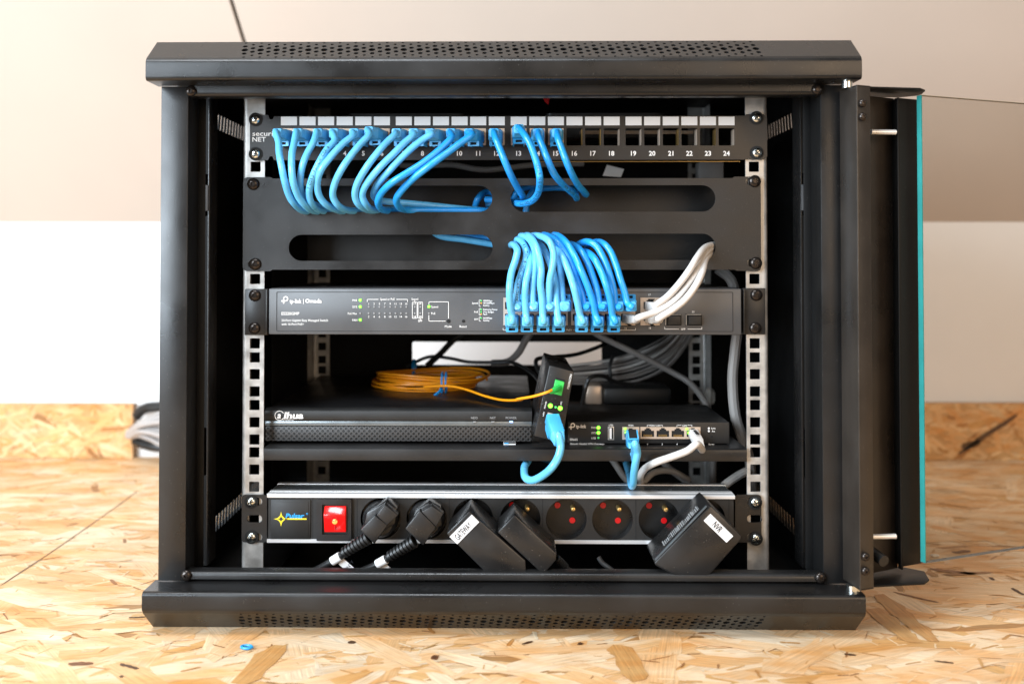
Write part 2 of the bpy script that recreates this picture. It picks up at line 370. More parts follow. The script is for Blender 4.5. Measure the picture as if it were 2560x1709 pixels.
# ------------------------------------------------------------------ floor, walls
WALL = at(300, 1142, 0.7)                      # only used for its ray
_d = (WALL-CAM); WY = CAM.y+_d.y*(-CAM.z/_d.z)  # depth at which the floor meets the wall
def tint():
    r = random.random()
    if r < 0.38: c = (0.80, 0.55, 0.32)
    elif r < 0.70: c = (0.83, 0.63, 0.42)
    elif r < 0.88: c = (0.75, 0.46, 0.22)
    elif r < 0.955: c = (0.68, 0.41, 0.17)
    elif r < 0.98: c = (0.76, 0.62, 0.45)
    else: c = (0.42, 0.23, 0.09)
    k = random.uniform(0.95, 1.05); return tuple(min(x*k, 0.85) for x in c)
def board(name, O, U, V, Nn, w, h, count, smin, smax, edge=0.012, extra=(), warm=1.0):
    """strand board: a slab with thousands of pressed wood flakes as part of one mesh"""
    bm = NB(); tl = bm.loops.layers.float_color.new('tint'); ul = bm.loops.layers.uv.new('grain')
    O, U, V, Nn = map(Vector, (O, U, V, Nn))
    def face(poly, z, col, ang, off):
        vs = [bm.verts.new(O+U*p[0]+V*p[1]+Nn*z) for p in poly]; f = bm.faces.new(vs)
        ca, sa = math.cos(ang), math.sin(ang)
        for l, p in zip(f.loops, poly):
            l[tl] = (col[0], col[1]*warm, col[2]*warm*warm*warm, 1); l[ul].uv = ((p[0]*ca+p[1]*sa)+off, (-p[0]*sa+p[1]*ca)+off*0.7)
        return f
    quad = [(0, 0), (w, 0), (w, h), (0, h)]
    face(quad, 0, (0.64, 0.45, 0.26), 0, 0)
    lo = [bm.verts.new(O+U*p[0]+V*p[1]-Nn*edge) for p in quad]; hi = [bm.verts.new(O+U*p[0]+V*p[1]) for p in quad]
    for i in range(4):
        f = bm.faces.new((hi[i], lo[i], lo[(i+1) % 4], hi[(i+1) % 4]))
        for l in f.loops: l[tl] = (0.42, 0.27, 0.15, 1); l[ul].uv = (l.vert.co.x, l.vert.co.z)
    def flake(cx, cy, L, B, ang, z, col):
        n = random.randint(6, 10); top = []; bot = []
        for k in range(n+1):
            u = -L/2+L*k/n; j = 0.5 if k in (0, n) else 1
            top.append((u+random.uniform(-.06, .06)*L, B/2*j*random.uniform(.55, 1.25))); bot.append((u+random.uniform(-.06, .06)*L, -B/2*j*random.uniform(.75, 1.15)))
        pl = bot+top[::-1]; ca, sa = math.cos(ang), math.sin(ang)
        pl = [(cx+x*ca-y*sa, cy+x*sa+y*ca) for x, y in pl]
        pl = [(min(max(x, 0), w), min(max(y, 0), h)) for x, y in pl]
        try:
            face(pl, z, col, ang, random.random()*5)
        except ValueError: pass
    for i in range(count):
        L = random.uniform(smin, smax); B = L*random.uniform(0.08, 0.26)
        ang = random.gauss(0.0, 0.45) if random.random() < 0.8 else random.uniform(0, math.pi)
        flake(random.uniform(0, w), random.uniform(0, h), L, B, ang, random.uniform(0.00005, 0.0009), tint())
    for i in range(int(count*0.38)):      # splinters and dark bark bits
        L = random.uniform(0.003, 0.020); B = L*random.uniform(0.05, 0.22)
        c = random.choice(((0.34, 0.17, 0.07), (0.60, 0.35, 0.14), (0.52, 0.28, 0.10), (0.84, 0.70, 0.50), (0.82, 0.66, 0.45), (0.60, 0.36, 0.15), (0.64, 0.38, 0.16)))
        flake(random.uniform(0, w), random.uniform(0, h), L, B, random.gauss(0, 0.9), random.uniform(0.00092, 0.0011), c)
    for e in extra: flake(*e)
    bm.verts.ensure_lookup_table()
    me = bpy.data.meshes.new(name); bm.to_mesh(me); bm.free(); me.materials.append(M['osb'])
    o = bpy.data.objects.new(name, me); C.objects.link(o); return o
FX0, FY0 = -1.25, -0.50
def onfloor(px, py):
    d = at(px, py, 0.3)-CAM; t = -CAM.z/d.z; return CAM+d*t
def fl(px0, py0, px1, py1, B, col, z=0.00125):
    a = onfloor(px0, py0); b = onfloor(px1, py1); m = (a+b)/2
    return (m.x-FX0, m.y-FY0, (b-a).length, B, math.atan2(b.y-a.y, b.x-a.x), z, col)
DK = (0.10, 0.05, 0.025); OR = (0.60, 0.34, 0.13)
seam = [fl(a, b, c, d, 0.0016, (0.16, 0.10, 0.06)) for a, b, c, d in ((0, 1466, 110, 1394), (105, 1398, 200, 1332), (195, 1336, 290, 1268), (285, 1272, 345, 1228))]
ex = seam+[fl(600, 1709, 705, 1612, 0.022, OR), fl(170, 1662, 232, 1660, 0.007, (0.2, 0.09, 0.04)), fl(300, 1662, 345, 1674, 0.004, DK), fl(298, 1694, 308, 1693, 0.004, DK),
      fl(870, 1607, 888, 1608, 0.006, DK), fl(1078, 1645, 1096, 1646, 0.009, (0.2, 0.09, 0.04)), fl(1082, 1645, 1092, 1646, 0.005, DK, 0.0014), fl(1445, 1610, 1456, 1612, 0.006, DK),
      fl(1306, 1612, 1332, 1605, 0.003, DK), fl(320, 1546, 362, 1544, 0.003, DK), fl(1600, 1705, 1540, 1612, 0.02, OR), fl(2200, 1490, 2330, 1600, 0.018, (0.58, 0.32, 0.12)),
      fl(2112, 1637, 2140, 1640, 0.004, DK), fl(2335, 1654, 2385, 1660, 0.003, DK), fl(2180, 1520, 2290, 1610, 0.02, OR), fl(2330, 1425, 2440, 1436, 0.010, (0.30, 0.15, 0.06)), fl(2360, 1438, 2475, 1432, 0.008, (0.36, 0.19, 0.08)),  # last two flakes paint the door bottom's shadow as brown stains
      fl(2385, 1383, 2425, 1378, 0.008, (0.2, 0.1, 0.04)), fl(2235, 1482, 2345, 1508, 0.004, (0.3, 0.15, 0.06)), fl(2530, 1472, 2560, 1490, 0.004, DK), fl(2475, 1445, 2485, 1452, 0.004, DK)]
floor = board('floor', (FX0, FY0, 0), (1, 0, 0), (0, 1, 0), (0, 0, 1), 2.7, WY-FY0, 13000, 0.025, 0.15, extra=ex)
tag(floor, kind='structure')
zs = at(300, 556, WY).z                        # where the white wall meets the sloped board
bm = NB(); box(bm, (-3, WY, -0.02), (3.4, WY+0.1, zs)); tag(obj('wall', bm, 'wall'), kind='structure')
# sloped ceiling boards, leaning over towards the viewer, with the dark joint between them
a0 = R(62); SU = Vector((0, -math.cos(a0), math.sin(a0))); SN = Vector((0, math.sin(a0), math.cos(a0)))
def onslope(px, py):
    d = at(px, py, 0.3)-CAM; P = Vector((0, WY, zs)); t = (P-CAM).dot(SN)/d.dot(SN); return CAM+d*t
s0, s1 = onslope(577, 0), onslope(609, 102); dirn = (s0-s1).normalized()
slope_len = 1.9
def sl(x, t): return Vector((x, WY, zs))+SU*t
tt1 = (s1.z-zs)/SU.z; slp = (s0.x-s1.x)/((s0.z-s1.z)/SU.z)
xa = s1.x-slp*tt1; xb = s1.x+slp*(slope_len-tt1)
bm = NB()
for pts in ([sl(-3, 0), sl(xa-0.003, 0), sl(xb-0.003, slope_len), sl(-3, slope_len)], [sl(xa+0.003, 0), sl(3.4, 0), sl(3.4, slope_len), sl(xb+0.003, slope_len)]):
    prism(bm, pts, SN*0.0125)
tag(obj('sloped_ceiling', bm, 'slope'), kind='structure')
bm = NB(); prism(bm, [sl(-3, 0)+SN*0.014, sl(3.4, 0)+SN*0.014, sl(3.4, slope_len)+SN*0.014, sl(-3, slope_len)+SN*0.014], SN*0.05); tag(obj('ceiling_backing', bm, 'void'), kind='structure')

# skirting boards of the same strand board
def skirting(px0, px1, pyt, label, extra=()):
    x0 = at(px0, 1100, WY-0.012).x; x1 = at(px1, 1100, WY-0.012).x; h = at(300, pyt, WY-0.012).z
    o = board('skirting_board', (x0, WY-0.014, 0.0012), (1, 0, 0), (0, 0, 1), (0, -1, 0), x1-x0, h-0.0012, int((x1-x0)*900), 0.012, 0.05, edge=0.0135, extra=extra, warm=0.90)
    return tag(o, label, 'skirting board', 'strand board skirtings along the wall')
skirting(-500, 333, 1009, 'strand board skirting left of the cabinet, its cut end beside white cables')
x0 = at(1700, 1100, WY-0.012).x
def wk(px0, py0, px1, py1, B, col):
    a = at(px0, py0, WY-0.014); b = at(px1, py1, WY-0.014); m = (a+b)/2
    return (m.x-x0, m.z-0.0012, (b-a).length, B, math.atan2(b.z-a.z, b.x-a.x), 0.0013, col)
skirting(1700, 3100, 1003, 'strand board skirting behind the open glass door, with a dark diagonal stroke',
         [wk(2400, 1130, 2538, 1038, 0.008, (0.12, 0.07, 0.04)), wk(2405, 1120, 2450, 1100, 0.012, (0.13, 0.08, 0.04))])

# ------------------------------------------------------------------ the cabinet
ZT0, ZT1, ZT2 = Z(199, 0), Z(147, 0), Z(103, 0.029)
ZB0, ZB1, ZB2 = Z(1484, 0), Z(1532, 0), 0.0
XL = (X(366, 0, 170)+X(352, 0, 1510))/2; XR = (X(2157, 0, 170)+X(2163, 0, 1510))/2
DB = 0.45; FY = 0.030
cab = thing('server_cabinet', 'black wall-mount network cabinet standing on the strand board floor, glass door swung open', 'cabinet', ((XL+XR)/2, 0.22, 0))
def arc(cy, cz, r, a0, a1, n=5): return [(cy+r*math.cos(R(a0+(a1-a0)*k/n)), cz+r*math.sin(R(a0+(a1-a0)*k/n))) for k in range(n+1)]
def strip(bm, prof, x0, x1, th=0.0012):
    """open sheet bent along prof (y,z), extruded in x, with thickness"""
    n = len(prof); inn = []
    for i in range(n):
        a = Vector(prof[max(i-1, 0)]); b = Vector(prof[min(i+1, n-1)]); t = (b-a).normalized(); inn.append((prof[i][0]+t.y*th, prof[i][1]-t.x*th))
    loop = list(prof)+inn[::-1]
    A = [bm.verts.new((x0, p[0], p[1])) for p in loop]; B = [bm.verts.new((x1, p[0], p[1])) for p in loop]
    m = len(loop)
    for i in range(m): bm.faces.new((A[i], A[(i+1) % m], B[(i+1) % m], B[i]))
    for i in range(n-1):
        bm.faces.new((A[i], A[m-1-i], A[m-2-i], A[i+1])); bm.faces.new((B[i], B[i+1], B[m-2-i], B[m-1-i]))
def perf_pattern(u0, u1, L, period=0.01365):
    hs = []; n = int((u1-u0)/period); v0 = L/2
    for i in range(n+1):
        u = u0+i*period
        for k, r in ((-2, .00125), (-1, .0021), (0, .0029), (1, .0021), (2, .00125)): hs.append(circle(u-0.0010*k, v0+k*0.0072, r, 10))
        if i < n:
            for k, r in ((-1.5, .0014), (-.5, .0021), (.5, .0021), (1.5, .0014)): hs.append(circle(u+period/2-0.0010*k, v0+k*0.0072, r, 10))
    return hs
def cover(name, top):
    bm = NB(); r = 0.0022
    if top: za, zb, zc, sg = ZT0, ZT1, ZT2, 1
    else: za, zb, zc, sg = ZB0, ZB1, ZB2, -1
    V = Vector((0.029, zc-zb)); L = V.length; v = V/L
    # face + return lip + flat deck
    front = [(0.034, za), (0.005, za)]+[(0.0034-0.0034*math.sin(R(t)), za+sg*(0.0034-0.0034*math.cos(R(t)))) for t in (0, 22, 45, 67, 90)]+[(0, zb-sg*0.003), (0.00025, zb-sg*0.0015), (0.0009, zb-sg*0.0001), (0.0018, zb+sg*0.0008), (v.x*0.0035, zb+v.y*0.0035)]
    rear = [(0.029-v.x*0.002, zc-v.y*0.002), (0.0285, zc-sg*0.0003), (0.0315, zc), (DB, zc), (DB, za)]
    if not top: front = front[::-1]; rear = rear[::-1]
    strip(bm, front, XL, XR); strip(bm, rear, XL, XR)
    O = Vector((XL, v.x*0.0035, zb+v.y*0.0035)); LL = L-0.0055
    u0, u1 = X(612, 0.015, 125)-XL, X(1906, 0.015, 125)-XL
    nrm = Vector((0, v.y, -v.x))*(0.0012 if top else -0.0012)
    plate(bm, [(0, 0), (XR-XL, 0), (XR-XL, LL), (0, LL)], perf_pattern(u0, u1, LL), O, (1, 0, 0), (0, v.x, v.y), (0, nrm.y, nrm.z))
    for x, s in ((XL, 1), (XR, -1)):
        poly = [(0.0012, za+sg*0.0014), (0.0012, zb), (0.0298, zc-sg*0.0014), (DB-0.0014, zc-sg*0.0014), (DB-0.0014, za+sg*0.0014)]
        prism(bm, [Vector((x+s*0.0003, a, b)) for a, b in poly], (s*0.0012, 0, 0))
    return obj(name, bm, 'powder', cab, 28)
cover('top_cover', True); cover('bottom_cover', False)
# posts, crossbars
zt, zb_ = Z(246, FY), Z(1420, FY); ztop, zbot = ZT0-0.0005, ZB0+0.0005; zil_, zih = 0.010, ZT2-0.006
for side, (pi_, po) in (('l', (X(467, FY), X(399, FY))), ('r', (X(2055, FY), X(2118, FY)))):
    bm = NB(); s = 1 if side == 'l' else -1
    box(bm, (po, FY, zbot), (pi_, FY+0.0015, ztop), 0.0006); obj('corner_post', bm, 'powder', cab); bm = NB(); box(bm, (pi_-s*.0003, FY+0.0018, zbot), (pi_-s*0.0015, FY+0.032, ztop), 0.0005)
    box(bm, (pi_-s*0.002, FY+0.032, zbot), (pi_+s*0.006, FY+0.0335, ztop), 0.0005)
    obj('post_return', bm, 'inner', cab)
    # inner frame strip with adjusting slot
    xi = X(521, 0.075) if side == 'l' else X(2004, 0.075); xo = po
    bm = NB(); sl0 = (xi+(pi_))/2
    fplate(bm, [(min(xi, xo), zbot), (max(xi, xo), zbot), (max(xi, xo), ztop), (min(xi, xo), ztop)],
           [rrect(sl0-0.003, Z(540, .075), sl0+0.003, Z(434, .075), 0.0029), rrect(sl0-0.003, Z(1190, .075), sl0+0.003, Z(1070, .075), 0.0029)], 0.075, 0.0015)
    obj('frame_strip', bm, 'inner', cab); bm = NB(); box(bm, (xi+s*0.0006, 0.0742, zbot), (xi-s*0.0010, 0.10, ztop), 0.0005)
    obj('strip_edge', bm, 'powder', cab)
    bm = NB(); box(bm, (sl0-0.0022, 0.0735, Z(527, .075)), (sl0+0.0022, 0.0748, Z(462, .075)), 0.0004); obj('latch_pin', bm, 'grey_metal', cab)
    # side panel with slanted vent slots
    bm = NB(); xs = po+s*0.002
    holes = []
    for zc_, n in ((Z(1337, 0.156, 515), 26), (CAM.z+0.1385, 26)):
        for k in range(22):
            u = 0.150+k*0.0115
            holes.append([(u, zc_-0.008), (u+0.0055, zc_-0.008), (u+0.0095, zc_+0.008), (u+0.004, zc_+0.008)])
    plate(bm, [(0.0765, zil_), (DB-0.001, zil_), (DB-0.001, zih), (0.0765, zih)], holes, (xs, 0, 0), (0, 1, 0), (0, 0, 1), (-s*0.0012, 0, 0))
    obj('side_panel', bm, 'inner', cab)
def bar(z0, z1, topside):
    bm = NB(); x0, x1 = X(467, FY)+0.0003, X(2055, FY)-0.0003
    zz = (z0, z1); n = 6; r = 0.004
    if topside: prof = [(FY+0.012, z0+0.008), (FY+0.012, z0), (FY+r, z0)]+[(FY-0.001+r-r*math.sin(R(t)), z0+r-r*math.cos(R(t))) for t in (0, 22, 45, 67, 90)]+[(FY-0.001, z1), (FY+0.01, z1+0.0005)]
    else: prof = [(FY+0.006, z0-0.001), (FY-0.001, z0), (FY-0.001, z1-r)]+[(FY-0.001+r-r*math.cos(R(t)), z1-r+r*math.sin(R(t))) for t in (22, 45, 67, 90)]+[(FY+0.012, z1), (FY+0.012, z1-0.016)]
    strip(bm, prof, x0, x1)
    obj('crossbar', bm, 'powder', cab)
bar(Z(246, FY+0.012), Z(212, FY), True); bar(Z(1449, FY), Z(1420, FY+0.012), False)
# ceiling pan, floor pan, back panel with the cable entry cut-out
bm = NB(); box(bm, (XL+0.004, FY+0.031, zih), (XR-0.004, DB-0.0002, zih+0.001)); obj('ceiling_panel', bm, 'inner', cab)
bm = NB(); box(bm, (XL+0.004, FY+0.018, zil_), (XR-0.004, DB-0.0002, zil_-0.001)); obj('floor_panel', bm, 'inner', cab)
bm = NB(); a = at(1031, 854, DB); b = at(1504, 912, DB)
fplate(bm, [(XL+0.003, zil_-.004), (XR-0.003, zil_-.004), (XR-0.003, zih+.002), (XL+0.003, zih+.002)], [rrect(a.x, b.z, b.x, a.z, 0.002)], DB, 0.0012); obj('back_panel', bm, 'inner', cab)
# fans under the roof
for px in (1030, 1500):
    c = X(px, 0.25, 260); bm = NB()
    fplate_o = rrect(c-0.06, 0.19, c+0.06, 0.31, 0.006)
    plate(bm, fplate_o, [circle(c, 0.25, 0.056, 28)], (0, 0, ztop-0.027), (1, 0, 0), (0, 1, 0), (0, 0, 0.025))
    f = obj('fan', bm, 'plastic', cab)
    bm = NB(); cyl(bm, (c, 0.25, ztop-0.024), (0, 0, 1), 0.018, 0.018)
    for k in range(7):
        A = R(k*360/7); d = Vector((math.cos(A), math.sin(A), 0)); t = Vector((-d.y, d.x, 0)); o_ = Vector((c, 0.25, ztop-0.022))
        prism(bm, [o_+d*0.017-t*0.004, o_+d*0.053-t*0.014, o_+d*0.053+t*0.012+Vector((0, 0, .012)), o_+d*0.017+t*0.006+Vector((0, 0, .01))], (0, 0, 0.001))
    obj('impeller', bm, 'plastic', f)
bm = NB(); prism(bm, ppoly([(1356, 240), (1374, 240), (1371, 262), (1362, 254)], 0.17), (0, .003, 0)); obj('wire_cap', bm, 'shutter', cab)

# ---- screws: one mesh per kind, copied
def screw_mesh(kind):
    bm = NB(); r = 0.0050
    if kind == 'black':
        lathe(bm, (0, 0, 0), (0, -1, 0), [(0, 0), (r, 0), (r*1.0, .0008), (r*.88, .0019), (r*.6, .0027), (r*.36, .0030), (r*.34, .0016), (0, .0016)], 24)
        for k in range(6):
            A = R(60*k); box(bm, (-.0004, -.0031, .0013), (.0004, -.0016, .0021), 0, 0, Matrix.Rotation(A, 4, 'Y'))
    else:
        lathe(bm, (0, 0, 0), (0, -1, 0), [(0, 0), (r*1.22, 0), (r*1.25, .0008), (r*.98, .001), (0, .001)], 24, 1)
        lathe(bm, (0, -.001, 0), (0, -1, 0), [(r*.9, 0), (r*.9, .0005), (r*.78, .0015), (r*.45, .0022), (0, .0024)], 24, 0)
        for A in (R(20), R(110)): box(bm, (-.00045, -.0036, -.0026), (.00045, -.0031, .0026), 0, 1, Matrix.Rotation(A, 4, 'Y'))
    bmesh.ops.recalc_face_normals(bm, faces=bm.faces)
    me = bpy.data.meshes.new(kind+'_screw'); bm.to_mesh(me); bm.free()
    for n_ in (('black_screw', 'void') if kind == 'black' else ('chrome', 'void')): me.materials.append(M[n_])
    me.shade_smooth(); me.set_sharp_from_angle(angle=R(38)); return me
SM = {'black': screw_mesh('black'), 'zinc': screw_mesh('zinc')}
def screw(parent, px, py, Y, kind, sc=1.0, name='mounting_screw'):
    o = bpy.data.objects.new(name, SM[kind]); C.objects.link(o); o.parent = parent
    o.location = at(px, py, Y)-worldloc(parent); o.rotation_euler = (0, random.uniform(0, 6), 0); o.scale = (sc, 1, sc); return o
for px, py in ((478, 228), (2043, 224), (466, 1437), (2051, 1443)): screw(cab, px, py, FY-0.0012, 'black', 0.95, 'frame_screw')

# ---- mounting rails with square holes
HY = [299-43, 299, 342, 385, 417, 458, 501, 535, 577, 618, 654, 697, 738, 777, 819, 858, 893, 935, 978, 1012, 1055, 1098, 1130, 1173, 1216, 1252, 1296, 1340]
RY = 0.092
def rail(side, front):
    s = 1 if side == 'l' else -1; Y = RY if front else 0.39
    if front: x_in = X(660, Y) if side == 'l' else X(1866, Y); 
    else: x_in = X(824, Y) if side == 'l' else X(1722, Y)
    x_out = x_in-s*0.0205; xc = X(637, RY) if side == 'l' else X(1887, RY)
    xc = xc if front else x_in-s*0.009
    bm = NB(); h = 0.0047
    zz = [at(637 if side == 'l' else 1887, y, RY).z for y in HY[1:]] if front else [at(637, y, RY).z for y in HY[1:]]
    holes = [rrect(xc-h, z-h, xc+h, z+h, 0.0006, 2) for z in zz]
    xx = sorted((x_in, x_out+s*0.004)); zlo, zhi = zil_+0.001, zih-0.001
    fplate(bm, [(xx[0], zlo), (xx[1], zlo), (xx[1], zhi), (xx[0], zhi)], holes, Y, 0.0018)
    # rounded bend and flange
    d = 1 if front else -1; n = 6; prof = []
    Yf = Y if front else Y+0.0018
    for k in range(n+1):
        t = R(90*k/n); prof.append((x_out+s*0.004-s*0.004*math.sin(t), Yf+d*(0.004-0.004*math.cos(t))))
    prof.append((x_out, Yf+d*0.034))
    A = [bm.verts.new((p[0], p[1], zlo)) for p in prof]; B = [bm.verts.new((p[0], p[1], zhi)) for p in prof]
    for i in range(len(prof)-1): bm.faces.new((A[i], A[i+1], B[i+1], B[i]))
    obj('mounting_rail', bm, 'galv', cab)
for sd in 'lr':
    for fr in (True, False): rail(sd, fr)
bm = NB()
for py in (300, 1330):
    for sgn in (1,):
        z = Z(py, 0.39)
for sgn, px in ((1, 640), (-1, 1885)):
    for z in (zil_+0.012, ztop-0.03):
        x = X(px, RY); bm = NB(); box(bm, (x-0.012, 0.10, z-0.006), (x+0.012, 0.388, z-0.0045)); obj('rail_brace', bm, 'inner', cab)

# ---- glass door, swung open to the right
zdt, zdb = Z(212, -0.005, 2145), at(2145, 1476, -0.005).z
door = bpy.data.objects.new('glass_door', None); C.objects.link(door); door.parent = cab; door.location = Vector((X(2122, 0.012), 0.012, 0.0))-worldloc(cab); door.empty_display_size = 0.02
def pxy(px, Y): return (at(px, 850, Y).x, Y)
def wallseg(bm, pts, z0, z1, th=0.0015):
    for (a, b) in zip(pts, pts[1:]):
        a3, b3 = Vector((*a, z0)), Vector((*b, z0)); t = (b3-a3).normalized(); n = Vector((-t.y, t.x, 0))
        if n.y < 0: n = -n
        prism(bm, [a3, b3, b3+n*th, a3+n*th], (0, 0, z1-z0), bev=0.0004)
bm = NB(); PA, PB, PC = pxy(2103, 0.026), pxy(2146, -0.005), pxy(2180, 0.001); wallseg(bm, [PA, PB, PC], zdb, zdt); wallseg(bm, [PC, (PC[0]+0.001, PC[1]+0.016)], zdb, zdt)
stile = obj('hinge_stile', bm, 'door_warm_reflect', door)
bm = NB(); PD, PE = pxy(2176, 0.030), pxy(2240, 0.045); wallseg(bm, [PD, PE], zdb+0.004, zdt-0.004); wallseg(bm, [PE, pxy(2250, 0.040)], zdb+0.004, zdt-0.004); obj('inner_channel', bm, 'door_warm_reflect', door)
bm = NB(); wallseg(bm, [pxy(2238, 0.0445), pxy(2247, 0.034), pxy(2252, 0.028)], zdb+0.010, zdt-0.006); wallseg(bm, [pxy(2252, 0.0285), pxy(2305, 0.040)], zdb+0.010, zdt-0.006); obj('glass_channel', bm, 'inner', door)
for zz_, th in ((zdt-0.0015, 0.0015), (zdb, 0.0015)):
    bm = NB(); poly = [PA, PB, PC, (PC[0]+0.001, 0.004), pxy(2306, 0.012), pxy(2318, 0.022), pxy(2306, 0.045), pxy(2250, 0.058), (PA[0]+0.01, 0.05)]
    prism(bm, [Vector((x, y, zz_)) for x, y in poly], (0, 0, th), bev=0.0003); obj('end_plate', bm, 'inner', door)
for py in (330, 1341):
    bm = NB(); a = at(2178, py, 0.018); cyl(bm, a, Vector((1, 0.12, 0)), 0.0022, at(2238, py, 0.022).x-a.x, 14); obj('spacer_rod', bm, 'alu', door)
bm = NB(); c = at(2210, 1402, 0.008); cyl(bm, c, (-0.45, 1.2, 0.3), 0.0048, 0.024, 20); obj('rubber_buffer', bm, 'plastic', door)
for px, py in ((2156, 258), (2156, 292), (2163, 1390), (2163, 1426)): screw(door, px, py, -0.0046, 'black', 0.72, 'door_screw')
bm = NB(); cyl(bm, Vector((X(2122, .012), .012, zdt)), (0, 0, 1), 0.0045, ZT0-zdt+0.001, 18); obj('hinge_pin', bm, 'chrome', door)
bm = NB(); cyl(bm, Vector((X(2128, .012), .012, zdb)), (0, 0, -1), 0.0058, zdb-ZB0, 18); obj('hinge_pin', bm, 'chrome', door)
g0 = Vector((X(2308, 0.022), 0.022, 0)); gd = Vector((0.914, 0.406, 0)); gn = Vector((-gd.y, gd.x, 0)); gzt, gzb = at(2315, 238, 0.022).z, at(2315, 1406, 0.022).z
gw = 0.42
bm = NB(); prism(bm, [g0+Vector((0, 0, gzb))+gd*0.0012, g0+Vector((0, 0, gzb))+gd*gw, g0+Vector((0, 0, gzb))+gd*gw+gn*0.005, g0+Vector((0, 0, gzb))+gn*0.005+gd*0.0012], (0, 0, gzt-gzb)); gp = obj('glass_pane', bm, 'glass', door)
bm = NB(); prism(bm, [g0+Vector((0, 0, gzb)), g0+Vector((0, 0, gzb))+gd*0.001, g0+Vector((0, 0, gzb))+gn*0.005+gd*0.001, g0+Vector((0, 0, gzb))+gn*0.005], (0, 0, gzt-gzb))
e1 = obj('glass_edge', bm, 'teal', gp)
bm = NB()
for z in (gzb-0.0005,): prism(bm, [g0+Vector((0, 0, z)), g0+Vector((0, 0, z))+gd*gw, g0+Vector((0, 0, z))+gd*gw+gn*0.005, g0+Vector((0, 0, z))+gn*0.005], (0, 0, 0.0004))
obj('glass_edge', bm, 'alu_dark', gp)
bm = NB(); prism(bm, [g0+Vector((0, 0, gzt)), g0+Vector((0, 0, gzt))+gd*gw, g0+Vector((0, 0, gzt))+gd*gw+gn*0.005, g0+Vector((0, 0, gzt))+gn*0.005], (0, 0, 0.0003)); obj('glass_edge', bm, 'edge_pale', gp)

# ------------------------------------------------------------------ patch panel
PY = 0.088
pp = thing('patch_bay', 'black 24 port patch panel with white label strips at the top of the cabinet', 'patch panel', at(1270, 399, PY))
PX = [702.3+46.5*i+8.2*(i//6) for i in range(24)]
bm = NB(); holes = []
for x in PX:
    a = at(x, 320.5, PY); b = at(x+40, 364, PY); holes.append(rrect(a.x, b.z, b.x, a.z, 0.001, 3))
a = at(625, 288, PY); b = at(1918, 399, PY)
for cx, cy in ((676, 287), (676, 399), (1868, 287), (1868, 399)):
    pass
out = [(a.x, b.z+.003), (a.x+.003, b.z), (X(668, PY), b.z), (X(672, PY), b.z+.0035), (X(679, PY), b.z+.0035), (X(683, PY), b.z), (X(1866, PY), b.z), (X(1868, PY), b.z+.001), (b.x-.003, b.z), (b.x, b.z+.003), (b.x, a.z-.003), (b.x-.003, a.z), (X(1868, PY), a.z), (X(1866, PY), a.z-.0015), (X(683, PY), a.z-.0012), (X(679, PY), a.z-.004), (X(672, PY), a.z-.004), (X(668, PY), a.z), (a.x+.003, a.z), (a.x, a.z-.003)]
fplate(bm, out, holes, PY, 0.0015)
x0_, x1_ = X(690, PY), X(1860, PY)
box(bm, (x0_, PY+.0016, a.z-.0030), (x1_, PY+.035, a.z-.0018)); box(bm, (x0_, PY+.0016, b.z+.0006), (x1_, PY+.012, b.z+.0018))
obj('panel_face', bm, 'panel', pp)
for x in PX:
    bm = NB(); pbox(bm, x, 292, x+40, 313.5, PY-0.0004, PY-0.0001); obj('label_strip', bm, 'label', pp)
bm = NB()
for i, x in enumerate(PX): text(bm, str(i+1), x+20, 383.5, PY-0.0003, 11.5, bold=0.022)
obj('port_numbers', bm, 'ink_w', pp); bm = NB()
text(bm, 'security', 631, 334, PY-0.0003, 12, 'L', width=70, bold=0.012); text(bm, 'NET', 631, 348.5, PY-0.0003, 11.5, 'L', width=34, bold=0.012)
obj('printed_lettering', bm, 'ink_w', pp)
for i, x in enumerate(PX[:15]):
    bm = NB(); a = at(x+.8, 321.3, PY+.0004); b = at(x+39.2, 363.2, PY+.0004); c_ = (a.x+b.x)/2
    fplate(bm, [(a.x, b.z), (b.x, b.z), (b.x, a.z), (a.x, a.z)], [rrect(c_-.0058, b.z+.0020, c_+.0058, a.z-.0024, .0006, 2)], PY+.0002, .0014)
    box(bm, (c_-.0072, PY+.0017, b.z+.0005), (c_+.0072, PY+.028, a.z-.0012)); j = obj('keystone_jack', bm, 'jack', pp)
    bm = NB(); box(bm, (c_-.0057, PY+.0008, b.z+.0021), (c_+.0057, PY+.0015, a.z-.0025)); obj('jack_opening', bm, 'void', j)
for i, x in enumerate(PX[15:]):
    bm = NB(); pbox(bm, x+37.5, 323, x+39.3, 363, PY+.004, PY+.016); obj('glint_strip', bm, ['brass', 'brass', 'jack', 'jack', 'jack', 'brass', 'jack', 'brass', 'jack'][i], pp)  # slivers stand in for light reflecting at the empty ports' right edge
bm = NB(); a = at(1450, 331, .14); box(bm, (a.x, .14, a.z-.0016), (X(1735, .14), .143, a.z+.0016)); obj('cable_bar', bm, 'jack', pp)
bm = NB(); a = at(1330, 404, PY+.012); box(bm, (a.x, PY+.012, a.z-.0004), (X(1860, PY), PY+.014, a.z+.0002)); obj('brass_strip', bm, 'brass', pp)
for px, py in ((639, 299), (639, 385), (1891, 295), (1892, 382)): screw(pp, px, py, PY-.0002, 'zinc')

